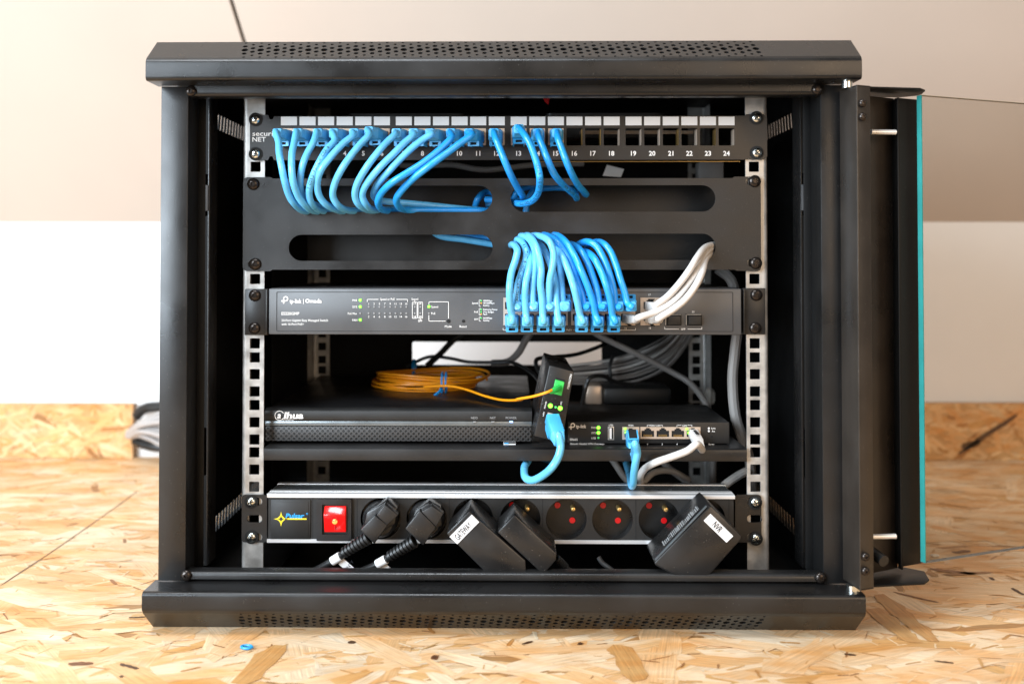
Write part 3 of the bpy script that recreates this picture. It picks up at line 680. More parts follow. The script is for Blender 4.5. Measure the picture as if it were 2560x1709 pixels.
# ------------------------------------------------------------------ cable manager
cm = thing('cable_manager', 'black cable management panel with four long rounded slots', 'cable manager', at(1260, 675, PY))
bm = NB()
a = at(608, 443, PY); b = at(1903, 678, PY); zin, zil = at(1260, 446, PY).z, at(1260, 674, PY).z
rr = 0.0035
out = [(a.x, b.z+rr), (a.x+.001, b.z+.001), (a.x+rr, b.z), (X(675, PY), b.z), (X(680, PY), zil), (X(1838, PY), zil), (X(1843, PY), b.z+.0005), (b.x-rr, b.z), (b.x-.001, b.z+.001), (b.x, b.z+rr),
       (b.x, a.z-rr), (b.x-.001, a.z-.001), (b.x-rr, a.z), (X(1838, PY), a.z), (X(1833, PY), zin), (X(680, PY), zin), (X(675, PY), a.z), (a.x+rr, a.z), (a.x+.001, a.z-.001), (a.x, a.z-rr)]
def stad(x0, y0, x1, y1):
    p = at(x0, y1, PY); q = at(x1, y0, PY); return rrect(p.x, p.z, q.x, q.z, (q.z-p.z)/2-1e-5, 8)
slots = [stad(721.5, 464, 1230.5, 530), stad(721.5, 586.5, 1231.5, 652), stad(1277, 463, 1788.5, 529.5), stad(1277, 584, 1789, 650)]
scr = [rrect(X(x_, PY)-.0068, Z(y_, PY, x_)-.0035, X(x_, PY)+.0042, Z(y_, PY, x_)+.0035, .0034, 5) for x_, y_ in ((637, 660), (1885, 453), (1888, 657))]
fplate(bm, out, slots+scr, PY, .0018); obj('face_plate', bm, 'panel', cm)
bm = NB(); x0_, x1_ = X(682, PY), X(1832, PY)
box(bm, (x0_, PY+.0019, zin-.0016), (x1_, .148, zin-.0001), .0003); box(bm, (x0_, PY+.0019, zil+.0001), (x1_, .148, zil+.0016), .0003)
obj('flange', bm, 'panel', cm)
bm = NB(); box(bm, (x0_+.02, .1485, zil), (x1_, .150, zin)); obj('rear_plate', bm, 'panel', cm)
for px, py in ((633, 460), (638, 660), (1887, 453), (1890, 657.5)): screw(cm, px, py, PY-.0002, 'black', 1.12)

# ------------------------------------------------------------------ network switch
SY = 0.080
sw = thing('network_switch', 'dark grey 20 port rack switch with green lights and rows of jacks', 'network switch', at(1260, 837, SY))
bm = NB(); a = at(672, 721, SY); b = at(1854, 837, SY)
box(bm, (a.x, SY, b.z), (b.x, SY+.21, a.z), .0012)
obj('housing', bm, 'grey_metal', sw)
bm = NB(); a = at(691, 729, SY-.0006); b = at(1833, 829, SY-.0006)
plate(bm, rrect(a.x, b.z, b.x, a.z, .001), [rrect(a.x+.0004, b.z+.0004, b.x-.0004, a.z-.0004, .0008)], (0, SY-.0004, 0), (1, 0, 0), (0, 0, 1), (0, .0006, 0)); obj('front_sticker_border', bm, 'plastic', sw)
for x0p, x1p, y0p, y1p in ((612, 671, 722, 837.5), (1855.5, 1914, 720, 836)):
    bm = NB(); a = at(x0p, y0p, PY+.001); b = at(x1p, y1p, PY+.001); box(bm, (a.x, PY+.001, b.z), (b.x, PY+.0028, a.z), .0006)
    xi = b.x if x0p < 1000 else a.x; s_ = 1 if x0p < 1000 else -1
    box(bm, (xi+s_*.0001, SY+.004, b.z+.0006), (xi-s_*.0014, PY+.05, a.z-.0006), .0004)
    obj('rack_ear', bm, 'panel', sw)
for px, py in ((637, 738), (636, 820), (1891, 737), (1888, 820)): screw(sw, px, py, PY+.0008, 'black', 1.1)
def z4(f, *a): return [f(x, y) for x, y in a]
bm = NB(); TY = SY-.0005
def t4(s, x, y, cap, al='C', wd=None, bold=.012, mi=0):
    p = Z4(x, y); text(bm, s, p[0], p[1], TY, cap/Kz, al, width=(wd/Kz if wd else None), bold=bold, mi=mi)
t4('tp-link', 470, 1150, 34, 'L', 98, .02); t4('|', 583, 1148, 30); t4('Omada', 598, 1148, 32, 'L', 134, .02)
c = Z4(438, 1138)
def ring(bm, px, py, r0, r1, Y, a0=0, a1=360, n=20, mi=0):
    ctr = at(px, py, Y); s = (Y-CAM.y)/F; V_ = []
    for k in range(n+1):
        t = R(a0+(a1-a0)*k/n); d = Vector((math.cos(t), 0, math.sin(t))); V_.append((bm.verts.new(ctr+d*r0*s), bm.verts.new(ctr+d*r1*s)))
    for p, q in zip(V_, V_[1:]): bm.faces.new((p[0], p[1], q[1], q[0])).material_index = mi
def tplogo(bm, px, py, k, Y):
    ring(bm, px, py-2*k, 3.6*k, 6.6*k, Y, -120, 180)
    pbox(bm, px-11*k, py+1.6*k, px-7.4*k, py+5*k, Y, Y+.0002); pbox(bm, px-6.6*k, py-1*k, px-3.6*k, py+10*k, Y, Y+.0002); pbox(bm, px-8*k, py+1.6*k, px-1*k, py+4.6*k, Y-.0001, Y+.0001)
tplogo(bm, c[0], c[1], 1.0, TY)
t4('ES220GMP', 404, 1251, 24, 'L', 146); t4('20-Port Gigabit Easy Managed Switch', 404, 1306, 19, 'L', 380, .004); t4('with 16-Port PoE+', 404, 1337, 19, 'L', 182, .004)
for s_, y_ in (('PWR', 1144), ('SYS', 1197), ('FAN', 1304)): t4(s_, 1002, y_, 17, 'C', 40, .004)
t4('PoE Max', 982, 1251, 17, 'C', 74, .004); t4('Speed or PoE', 1268, 1134, 18, 'C', 118, .004)
for k in range(8):
    t4(str(2*k+1), 1115+k*43.8, 1172, 16, bold=.004); t4(str(2*k+2), 1115+k*43.8, 1277, 16, bold=.004)
t4('Speed', 1491, 1133, 17, 'C', 54, .004); t4('17', 1491, 1171, 16); t4('19', 1536, 1171, 16); t4('18', 1491, 1277, 16); t4('20', 1536, 1277, 16); t4('SFP', 1535, 1311, 17, 'C', 34)
t4('Speed', 1625, 1196, 17, 'L', 56, .004); t4('PoE', 1625, 1250, 17, 'L', 34, .004); t4('Mode', 1764, 1356, 19, 'C', 56, .004); t4('Reset', 1886, 1356, 19, 'C', 60, .004)
for s_, x_, y_ in (('Speed', 1958, 1166), ('PoE', 1976, 1238), ('SFP', 1976, 1298)): t4(s_, x_, y_, 14, 'L', 48 if s_ == 'Speed' else 30)
for s_, y_, w_ in (('1000Mbps', 1147, 74), ('10/100Mbps', 1166, 92), ('Activity', 1185, 52), ('Delivering Power', 1218, 118), ('Over Budget', 1238, 88), ('Fault', 1256, 34), ('1000Mbps', 1288, 74), ('Activity', 1307, 52)): t4(s_, 2048, y_, 14, 'L', w_)
def l4(pts, w=1.3): line(bm, [Z4(x, y) for x, y in pts], TY, w)
l4([(1103, 1155), (1103, 1136), (1192, 1136)]); l4([(1342, 1136), (1432, 1136), (1432, 1155)])
for xx0, xx1 in ((1471, 1510), (1517, 1555)): l4([(xx0, 1158), (xx1, 1158), (xx1, 1290), (xx0, 1290), (xx0, 1158)], 1.2)
l4([(1491, 1143), (1491, 1158)]); l4([(1535, 1290), (1535, 1302)])
l4([(1606, 1175), (1606, 1156), (1766, 1156), (1766, 1290)]); l4([(1606, 1266), (1606, 1313), (1740, 1313)])
for y0_, y1_ in ((1140, 1192), (1211, 1264), (1281, 1313)): l4([(2027, y0_), (2016, y0_), (2016, y1_), (2027, y1_)], 1.0)
def l5(pts, w=1.2): line(bm, [Z5(x, y) for x, y in pts], TY, w)
l5([(58, 1372), (58, 1386), (560, 1386)]); l5([(632, 1386), (1138, 1386), (1138, 1372)]); l5([(1376, 1363), (1376, 1378), (1490, 1378)]); l5([(1565, 1378), (1679, 1378), (1679, 1363)])
def t5(s, x, y, cap, wd=None): 
    p = Z5(x, y); text(bm, s, p[0], p[1], TY, cap/Kz, 'C', width=(wd/Kz if wd else None))
t5('PoE+', 597, 1385, 15, 44); t5('SFP', 1527, 1378, 15, 34); t5('17', 1253, 1099, 15); t5('18', 1255, 1370, 15); t5('16', 1058, 1370, 15); t5('20', 1608, 1237, 15)
for k, x_ in enumerate((135, 258, 382, 510, 690, 815, 945)): t5(str(2*k+2), x_, 1372, 13)
obj('printed_lettering', bm, 'ink_w', sw)
def led(parent, px, py, Y, r, m_, name='indicator_light'):
    bm = NB(); lathe(bm, at(px, py, Y), (0, -1, 0), [(r, 0), (r*.9, .0004), (0, .0006)], 14); return obj(name, bm, m_, parent)
for x_, y_ in ((1046, 1142), (1046, 1196), (1606, 1195), (1046, 1303)): led(sw, *Z4(x_, y_), SY-.0002, .00125, 'green')
bm = NB(); cl = []
for k in range(8):
    for y_ in (1197, 1249): cl.append(Z4(1115+k*43.8, y_))
for p in cl+[Z4(1491, 1197), Z4(1536, 1197), Z4(1491, 1249), Z4(1536, 1249), Z4(1046, 1249), Z4(1606, 1249)]: lathe(bm, at(*p, SY-.0002), (0, -1, 0), [(.0009, 0), (.0008, .0004), (0, .0005)], 8)
obj('unlit_indicators', bm, 'ink_g', sw)
for x_, y_, m_ in ((2032, 1147, 'green_dim'), (2032, 1166, 'amber'), (2032, 1218, 'green_dim'), (2032, 1238, 'green_dim'), (2032, 1256, 'amber'), (2032, 1288, 'green_dim')): led(sw, *Z4(x_, y_), SY-.0004, .0007, m_, 'legend_dot')
for x_, y_, r_ in ((1766, 1313, .0017), (1888, 1313, .0014)):
    bm = NB(); lathe(bm, at(*Z4(x_, y_), SY-.0001), (0, -1, 0), [(r_, 0), (r_, .0004), (r_*.75, .0003), (r_*.7, .0006), (0, .0006)], 16); obj('button', bm, 'void', sw)
def ports(parent, f, x0, y0, x1, y1, nx, ny, Y, K=Kz):
    bm = NB(); a = at(*f(x0, y0), Y); b = at(*f(x1, y1), Y); wx = (b.x-a.x)/nx; hz = (a.z-b.z)/ny; holes = []
    for i in range(nx):
        for j in range(ny):
            cx, cz = a.x+wx*(i+.5), b.z+hz*(j+.5); hw, hh = .0058, .0052 if ny == 2 else .0046
            fl_ = -1 if j == 0 else 1
            if ny == 1: fl_ = 1
            holes.append([(cx-hw, cz-fl_*hh*.8), (cx+hw, cz-fl_*hh*.8), (cx+hw, cz+fl_*hh*.45), (cx+hw*.55, cz+fl_*hh*.45), (cx+hw*.55, cz+fl_*hh*.75), (cx+hw*.3, cz+fl_*hh*.75), (cx+hw*.3, cz+fl_*hh), (cx-hw*.3, cz+fl_*hh), (cx-hw*.3, cz+fl_*hh*.75), (cx-hw*.55, cz+fl_*hh*.75), (cx-hw*.55, cz+fl_*hh*.45), (cx-hw, cz+fl_*hh*.45)])
    fplate(bm, [(a.x, b.z), (b.x, b.z), (b.x, a.z), (a.x, a.z)], holes, Y, .0007)
    o = obj('port_block', bm, 'jack', parent)
    bm = NB(); box(bm, (a.x+.0005, Y+.0008, b.z+.0005), (b.x-.0005, Y+.001, a.z-.0005)); obj('port_opening', bm, 'void', o)
    bm = NB()
    for i in range(nx):
        for j in range(ny):
            cx, cz = a.x+wx*(i+.5), b.z+hz*(j+.5); fl_ = -1 if (j == 0 and ny == 2) else 1
            for k in range(8): box(bm, (cx-.0036+k*.00103-.0002, Y+.0003, cz-fl_*.0016), (cx-.0036+k*.00103+.0002, Y+.0007, cz-fl_*.0036))
    obj('contacts', bm, 'brass', o); return o
ports(sw, Z5, 60, 1122, 585, 1347, 4, 2, SY-.0012); ports(sw, Z5, 613, 1122, 1137, 1347, 4, 2, SY-.0012); ports(sw, Z5, 1178, 1122, 1335, 1347, 1, 2, SY-.0012)
for x0p in (1378, 1545):
    bm = NB(); pbox(bm, *Z5(x0p, 1255), *Z5(x0p+135, 1350), SY-.0006, SY+.0002, .0002, 0); pbox(bm, *Z5(x0p+28, 1272), *Z5(x0p+130, 1340), SY-.005, SY-.0005, .0006, 1); o = obj('transceiver_cage', bm, ['void', 'plastic'], sw)
    bm = NB(); pbox(bm, *Z5(x0p+4, 1262), *Z5(x0p+9, 1345), SY-.0014, SY-.0008); pbox(bm, *Z5(x0p+12, 1258), *Z5(x0p+130, 1262), SY-.0014, SY-.0008); obj('cage_rim', bm, 'galv', o)

# ------------------------------------------------------------------ shelf
sh = thing('equipment_shelf', 'black steel shelf carrying the recorder and the gateway', 'shelf', at(1260, 1152, .085))
zs1 = at(1260, 1120, .086).z; zs0 = at(1260, 1153, .086).z
bm = NB(); xa_, xb_ = X(661, .086), X(1866, .086)
strip(bm, [(.088, zs0+.0015)]+[(.0865, zs0+.0005), (.086, zs0+.002), (.086, zs1-.003), (.0864, zs1-.0012), (.0878, zs1-.0003), (.090, zs1), (.40, zs1)], xa_, xb_); obj('shelf_tray', bm, 'panel', sh)
for x_ in (X(1300, .1), X(930, .1)):
    bm = NB(); pbox(bm, 0, 0, 1, 1, .3, .301) if False else box(bm, (x_, .12, zs1-.0022), (x_+.03, .36, zs1-.0012)); obj('stiffener', bm, 'inner', sh)

# ------------------------------------------------------------------ video recorder
NY = 0.104
nv = thing('video_recorder', 'black network video recorder on the left of the shelf, dotted front', 'recorder', at(995, 1117, NY))
a = at(662, 1022, NY); b = at(1330, 1116, NY); zt_ = a.z; zbm = zs1+.0022
bm = NB(); box(bm, (a.x, NY+.006, zbm), (b.x, NY+.285, zt_-.0006), .0015); obj('housing', bm, 'gloss', nv)
z1_ = at(1000, 1053, NY).z; z2_ = at(1000, 1065, NY).z
bm = NB()
strip(bm, [(NY+.006, z1_+.0005), (NY+.0005, z1_+.0005), (NY, z1_+.0015), (NY-.0002, zt_-.004), (NY+.0006, zt_-.0018), (NY+.0022, zt_-.0006), (NY+.0045, zt_+.0001), (NY+.010, zt_+.0003)], a.x, b.x, .001); obj('front_fascia', bm, 'plastic', nv)
bm = NB(); box(bm, (a.x, NY+.0006, z2_), (b.x, NY+.006, z1_+.0002), .0008); obj('trim_strip', bm, 'alu_dark', nv)
bm = NB(); box(bm, (a.x+.0002, NY+.0012, zbm+.0004), (b.x-.0002, NY+.0062, z2_-.0003), .0008); obj('dotted_grille', bm, 'grille', nv)
for x_ in (a.x+.02, b.x-.02):
    bm = NB(); cyl(bm, (x_, NY+.03, zs1), (0, 0, 1), .006, .0024); obj('foot', bm, 'plastic', nv)
bm = NB(); LY = NY-.0008
text(bm, 'a', *Z6(322, 1100), LY, 50/Kz, bold=.02, shear=.2); text(bm, 'lhua', *Z6(362, 1102), LY, 50/Kz, 'L', width=158/Kz, bold=.035, shear=.2); text(bm, 'TECHNOLOGY', *Z6(392, 1138), LY, 9/Kz, width=100/Kz, shear=.2)
ring(bm, *Z6(322, 1104), 10.8, 12.2, LY, 30, 330, 24)
obj('logo', bm, 'ink_w', nv)
bm = NB()
for s_, x_ in (('HDD', 1912), ('NET', 2062), ('POWER', 2212)): text(bm, s_, *Z6(x_, 1122), LY, 18/Kz, bold=.01)
obj('printed_lettering', bm, 'ink_g', nv)
for x_, m_ in ((1914, 'ink_g'), (2063, 'ink_g'), (2212, 'bluled')):
    bm = NB(); pbox(bm, *Z6(x_-13, 1151), *Z6(x_+13, 1160), NY-.0006, NY+.0004, .0001); obj('indicator_light', bm, m_, nv)
bm = NB(); pbox(bm, *Z6(2150, 1318), *Z6(2248, 1352), NY+.0004, NY+.003, 0, 0); pbox(bm, *Z6(2152, 1318), *Z6(2246, 1332), NY+.0001, NY+.0003, 0, 1); pbox(bm, *Z6(2156, 1326), *Z6(2190, 1334), NY-.0001, NY+.0001, 0, 2)
obj('usb_socket', bm, ['paper', 'void', 'ink_b'], nv)

# ------------------------------------------------------------------ gateway router
GY = 0.106
gw_ = thing('gateway_router', 'small black five port gateway box on the right of the shelf', 'router', at(1620, 1115, GY))
a = at(1419, 1054, GY); b = at(1824, 1114, GY)
bm = NB(); box(bm, (a.x, GY, zs1+.001), (b.x, GY+.115, a.z), .001); obj('housing', bm, 'plastic', gw_)
bm = NB(); GT = GY-.0004
def g7(s, x, y, cap, al='C', wd=None, bold=.012): text(bm, s, *Z7(x, y), GT, cap/Kz, al, width=(wd/Kz if wd else None), bold=bold)
tplogo(bm, *Z7(757, 862), 0.9, GT); g7('tp-link', 782, 864, 28, 'L', 84, .02); g7('ER605', 734, 972, 18, 'L', 62); g7('Omada Gigabit VPN Gateway', 734, 1007, 17, 'L', 278, .004)
for s_, y_ in (('PWR', 876), ('SYS', 918), ('USB', 961)): g7(s_, 927, y_, 15, 'C', 36)
g7('USB', 1068, 855, 14, 'C', 36); g7('WAN', 1229, 857, 14, 'C', 42); g7('WAN / LAN', 1425, 858, 14, 'C', 90); g7('LAN', 1668, 858, 14, 'C', 36); g7('Link', 1905, 881, 14, 'C', 34); g7('Act', 1903, 904, 14, 'C', 26); g7('Reset', 1888, 1011, 15, 'C', 44)
for k, x_ in ((2, 1365), (3, 1486), (4, 1607)): g7(str(k), x_, 1010, 13)
for pts in ([(1364, 866), (1364, 855), (1376, 855)], [(1476, 855), (1488, 855), (1488, 866)], [(1606, 866), (1606, 855), (1640, 855)], [(1694, 855), (1728, 855), (1728, 866)]): line(bm, [Z7(*p) for p in pts], GT, 1)
for y_ in (881, 904): lathe(bm, at(*Z7(1867, y_), GT), (0, -1, 0), [(.001, 0), (.0008, .0002), (0, .0002)], 10)
obj('printed_lettering', bm, 'ink_w', gw_)
for x_, y_, m_, r_ in ((966, 876, 'green', .0017), (966, 918, 'green', .0016), (966, 958, 'green_dim', .0011)): led(gw_, *Z7(x_, y_), GY-.0002, r_, m_)
bm = NB(); lathe(bm, at(*Z7(1890, 947), GY-.0002), (0, -1, 0), [(.0012, 0), (.001, .0003), (0, .0003)], 12); obj('reset_hole', bm, 'void', gw_)
bm = NB(); pbox(bm, *Z7(1043, 868), *Z7(1093, 976), GY-.0008, GY+.0002, .0001, 0); pbox(bm, *Z7(1050, 875), *Z7(1087, 970), GY-.0009, GY, 0, 1); pbox(bm, *Z7(1056, 880), *Z7(1074, 966), GY-.0012, GY, 0, 2); obj('usb_socket', bm, ['galv', 'void', 'paper'], gw_)
ports(gw_, Z7, 1160, 870, 1300, 973, 1, 1, GY-.001); ports(gw_, Z7, 1308, 870, 1798, 968, 4, 1, GY-.001)
for x_, y_ in ((1184, 886), (1189, 915), (1686, 887), (1700, 917)): led(gw_, *Z7(x_, y_), GY-.0012, .0011, 'green', 'port_light')

# ------------------------------------------------------------------ power strip
DY = 0.086
pd = thing('power_strip', 'aluminium rack power strip with red lit switch and eight round sockets', 'power strip', at(1250, 1357, DY))
xl, xr = X(668, DY, 1300), X(1837, DY, 1300); zt_, zb2 = Z(1244, DY), Z(1357, DY); zi1, zi0 = Z(1244.5, DY), Z(1349, DY)
D = 0.050
bm = NB(); h = zt_
prof = [(DY+.0004, h-.0001), (DY-.0012, h), (DY-.0012, h+.0024), (DY-.0004, h+.0032), (DY+.007, h+.0034), (DY+.0075, h+.0026), (DY+.0085, h+.0026), (DY+.009, h+.0034), (DY+.016, h+.0034), (DY+.0165, h+.0022), (DY+D-.009, h+.0022), (DY+D-.0085, h+.0034), (DY+D-.001, h+.0034), (DY+D, h+.003), (DY+D, zb2), (DY+.0004, zb2-.0002), (DY-.001, zb2), (DY-.0012, zb2+.003), (DY+.0002, zb2+.0032)]
strip(bm, prof, xl, xr, .0012); body = obj('aluminium_profile', bm, 'alu', pd)
bm = NB(); box(bm, (xl+.001, DY+.0168, h+.0026), (xr-.001, DY+D-.0092, h+.0029)); box(bm, (xl+.001, DY+.0072, h+.0028), (xr-.001, DY+.0088, h+.0030)); obj('dark_groove', bm, 'alu_dark', body)
SCX = [Q1(1213, 380), Q1(1588, 380), Q1(1965, 380), Q2(198, 380), Q2(573, 380), Q2(950, 380), Q2(1330, 380), Q2(1705, 380)]
bm = NB(); holes = []; rs = 0.0186
for p in SCX: c = at(*p, DY); holes.append(circle(c.x, (zi1+zi0)/2, min(rs, (zi1-zi0)/2-.0004), 40))
fplate(bm, [(xl+.001, zi0), (xr-.001, zi0), (xr-.001, zi1), (xl+.001, zi1)], holes, DY, .002)
for x_ in (Q1(660, 0), Q1(1020, 0), Q1(1772, 0), Q2(380, 0), Q2(1140, 0), Q2(1900, 0)):
    pass
obj('socket_fascia', bm, 'plastic', pd)
bm = NB()
for x_ in (Q1(658, 0), Q1(1021, 0), Q1(1772, 0), Q2(380, 0), Q2(1140, 0), Q2(1900, 0)): xx_ = X(x_[0], DY, 1300); box(bm, (xx_-.0003, DY-.0002, zi0), (xx_+.0003, DY-.00005, zi1))
obj('module_joints', bm, 'void', pd)
for i, p in enumerate(SCX):
    c = at(*p, DY); cz = (zi1+zi0)/2; r = min(rs, (zi1-zi0)/2-.0004); bm = NB(); dp = .012
    lathe(bm, (c.x, DY+.0003, cz), (0, 1, 0), [(r, 0), (r*.985, dp), (r*.5, dp), (0, dp)], 40)
    so = obj('socket', bm, 'socket', pd)
    if i in (3, 4, 5, 6):
        for dx, dz in ((-.0076, .0100), (.0062, -.0038)):
            bm = NB(); lathe(bm, (c.x+dx, DY+dp-.0004, cz+dz), (0, -1, 0), [(.0028, 0), (.0026, .0002), (0, .0001)], 18); obj('shutter', bm, 'shutter', so)
        bm = NB(); lathe(bm, (c.x+.0066, DY+dp, cz+.0085), (0, -1, 0), [(.0024, 0), (.0024, .009), (.0017, .0105), (0, .0112)], 16); obj('earth_pin', bm, 'brass', so)
bm = NB(); pbox(bm, *Q1(316, 222), *Q1(640, 545), DY-.0012, DY+.001, .0006); pbox(bm, *Q1(334, 240), *Q1(622, 528), DY-.0016, DY-.0011, .0002); lp = obj('logo_plate', bm, 'plastic', pd)
bm = NB(); yy = DY-.0019
def star(bm, px, py, R0, r0, Y, k=1.0, mi=0):
    s = (Y-CAM.y)/F; c = at(px, py, Y); P = []
    for i in range(40):
        t = 2*math.pi*i/40; q = abs(math.cos(t))**.6*(1 if math.cos(t) > 0 else -1); w = abs(math.sin(t))**.6*(1 if math.sin(t) > 0 else -1)
        n_ = (abs(math.cos(t))**.55+abs(math.sin(t))**.55)**(1/.55); P.append(Vector((math.cos(t)/n_, math.sin(t)/n_)))
    for i in range(40):
        a_, b_ = P[i], P[(i+1) % 40]; f = lambda v, m: bm.verts.new((c.x+v.x*R0*s*m, Y, c.z+v.y*R0*s*m))
        bm.faces.new((f(a_, 1), f(b_, 1), f(b_, r0), f(a_, r0))).material_index = mi
star(bm, *Q1(400, 380), 18.5, .52, yy, mi=0); line(bm, [Q1(438, 380), Q1(602, 380)], yy, 3.4, 0)
text(bm, 'Pulsar', *Q1(440, 353), yy, 36/Kz, 'L', width=150/Kz, bold=.03, mi=1, shear=.2); ring(bm, *Q1(612, 338), 1.6, 2.4, yy, mi=1)
obj('logo', bm, ['ink_y', 'ink_b'], lp)
bm = NB(); a = at(*Q1(690, 220), DY-.0035); b = at(*Q1(972, 560), DY-.0035); a2 = at(*Q1(735, 262), DY-.0035); b2 = at(*Q1(945, 508), DY-.0035)
fplate(bm, rrect(a.x, b.z, b.x, a.z, .001), [rrect(a2.x, b2.z, b2.x, a2.z, .0006)], DY-.0035, .0035); box(bm, (a2.x-.001, DY-.0005, b2.z-.001), (b2.x+.001, DY, a2.z+.001)); swi = obj('switch_bezel', bm, 'gloss', pd)
bm = NB(); x0_, x1_ = at(*Q1(753, 0), DY-.004).x, at(*Q1(928, 0), DY-.004).x; zA, zB, zC = at(*Q1(840, 280), DY-.004).z, at(*Q1(840, 345), DY-.006).z, at(*Q1(840, 486), DY-.002).z
prism(bm, [Vector((x0_, DY-.002, zA)), Vector((x0_, DY-.0075, zB)), Vector((x0_, DY-.0025, zC)), Vector((x0_, DY+.0002, zC)), Vector((x0_, DY+.0002, zA))], (x1_-x0_, 0, 0), bev=.0006)
rk = obj('rocker', bm, 'rocker', swi)
bm = NB(); ring(bm, *Q1(832, 378), 5.5, 7.2, DY-.0073, n=18); pbox(bm, *Q1(834, 430), *Q1(840, 472), DY-.0060, DY-.0040); o = obj('symbol', bm, 'shutter', rk)
bm = NB(); c = at(*Q1(838, 402), DY-.0068); lathe(bm, c, (0, -1, 0), [(.0024, 0), (.0016, .0004), (0, .0006)], 14); obj('neon_lamp', bm, 'neon', rk)
for s_, x0p, x1p in ((1, 604.5, 667), (-1, 1838, 1904)):
    bm = NB(); a = at(x0p, 1236, PY+.001); b = at(x1p, 1355, PY+.001); xs_ = (637, 1887)[s_ < 0]
    slts = []
    for py in (1253, 1296, 1342): c = at(xs_, py, PY+.001); slts.append(rrect(c.x-.0072, c.z-.0034, c.x+.0068, c.z+.0034, .0033, 5))
    fplate(bm, rrect(a.x, b.z, b.x, a.z, .003), slts, PY+.001, .0018)
    obj('rack_ear', bm, 'panel', pd)
for px, py in ((628.5, 1253.5), (629, 1341.5), (1888, 1256), (1889.5, 1345.5)): screw(pd, px, py, PY+.0008, 'zinc', 1.0)

# ------------------------------------------------------------------ plugs (shared meshes) and cables
def plug_mesh(kind):
    bm = NB(); m1 = 0
    box(bm, (-.0058, .001, -.0052), (.0058, -.020, .0052), .0012, 0)
    # tapered boot and cap
    prism(bm, [Vector((x, -.0195, z)) for x, z in rrect(-.0056, -.0050, .0056, .0050, .0015, 3)], (0, -.006, 0.0006), 1, 0, .82)
    prism(bm, [Vector((x, -.0240, z)) for x, z in rrect(-.0048, -.0042, .0048, .0052, .0018, 4)], (0, -.0045, 0), 1, .0006, .88)
    for k in range(3): box(bm, (-.0061, -.0105-.003*k, -.0044), (.0061, -.0122-.003*k, .0046), .0004, 0)
    bmesh.ops.recalc_face_normals(bm, faces=bm.faces); me = bpy.data.meshes.new('plug_'+kind); bm.to_mesh(me); bm.free()
    for n_ in {'pale': ('pale_plug', 'blue_l'), 'blue': ('blue_plug', 'blue_cap'), 'white': ('clear', 'white_c')}[kind]: me.materials.append(M[n_])
    me.shade_smooth(); me.set_sharp_from_angle(angle=R(35)); return me
def latch_mesh(kind):
    bm = NB()
    if kind != 'white':
        plate(bm, rrect(-.0055, -.0098, .0055, -.0040, .001), [rrect(-.0029, -.0086, .0029, -.0062, .0003)], (0, -.0145, 0), (1, 0, 0), (0, 0, 1), (0, .0016, 0))
        box(bm, (-.0055, -.013, -.0096), (-.0042, -.002, -.0048), .0003, 0); box(bm, (.0042, -.013, -.0096), (.0055, -.002, -.0048), .0003, 0)
        box(bm, (-.0040, -.0120, -.0088), (.0040, -.001, -.0060), 0, 1)
    else:
        prism(bm, [Vector((-.002, -.001, -.0052)), Vector((-.002, -.012, -.0085)), Vector((-.002, -.012, -.0078)), Vector((-.002, -.001, -.0045))], (.004, 0, 0), 0)
    bmesh.ops.recalc_face_normals(bm, faces=bm.faces); me = bpy.data.meshes.new('latch_'+kind); bm.to_mesh(me); bm.free()
    for n_ in {'pale': ('pale_plug', 'void'), 'blue': ('blue_plug', 'void'), 'white': ('plastic',)}[kind]: me.materials.append(M[n_])
    me.shade_smooth(); me.set_sharp_from_angle(angle=R(35)); return me
PM = {k: plug_mesh(k) for k in ('pale', 'blue', 'white')}; LM = {k: latch_mesh(k) for k in ('pale', 'blue', 'white')}
def plug(parent, loc, kind, flip=False, rot=(0, 0, 0), sc=1.0):
    o = bpy.data.objects.new('plug', PM[kind]); C.objects.link(o); o.parent = parent; o.location = Vector(loc)-worldloc(parent)
    o.rotation_euler = (rot[0], rot[1]+(math.pi if flip else 0), rot[2]); o.scale = (sc, sc, sc)
    l = bpy.data.objects.new('latch', LM[kind]); C.objects.link(l); l.parent = o
    e = o.rotation_euler.to_matrix(); return Vector(loc)+e @ Vector((0, -.029, .0006))*sc, e @ Vector((0, -1, 0))
def lettering_on(parent, path, s, t0, t1, r, cap, flip=False, view=None):
    """printed text that follows a cable, on the side that faces out"""
    L = [0]
    for a, b in zip(path, path[1:]): L.append(L[-1]+(b-a).length)
    def pos(d):
        d = min(max(d, 0), L[-1]-1e-6)
        for i in range(len(L)-1):
            if L[i+1] >= d: k = (d-L[i])/(L[i+1]-L[i]); return path[i].lerp(path[i+1], k), (path[i+1]-path[i]).normalized()
        return path[-1], (path[-1]-path[-2]).normalized()
    bm = NB(); d = t0*L[-1]; step = cap*0.95
    while d < t1*L[-1] and s:
        ch = s[0]; s = s[1:]
        if ch != ' ':
            p, t = pos(d)
            if flip: t = -t
            n = Vector((0, -1, 0.0)); n = (n-t*n.dot(t)).normalized(); sd = n.cross(t).normalized()
            vs, fs, (w0, w1) = glyphs(ch, 0.01); nv = []
            for v in vs:
                x = (v.x-(w0+w1)/2)*cap/.7*.9; y = (v.y-.35)*cap/.7; a_ = y/r
                nv.append(bm.verts.new(p+t*x+(n*math.cos(a_)+sd*math.sin(a_))*(r+.00008)))
            for f in fs:
                try: bm.faces.new([nv[i] for i in f])
                except ValueError: pass
        d += step if ch != ' ' else step*.8
    if bm.verts: obj('printed_lettering', bm, 'ink_k', parent)
def interp(Ys, t):
    for (a, ya), (b, yb) in zip(Ys, Ys[1:]):
        if t <= b: return ya+(yb-ya)*(t-a)/(b-a)
    return Ys[-1][1]
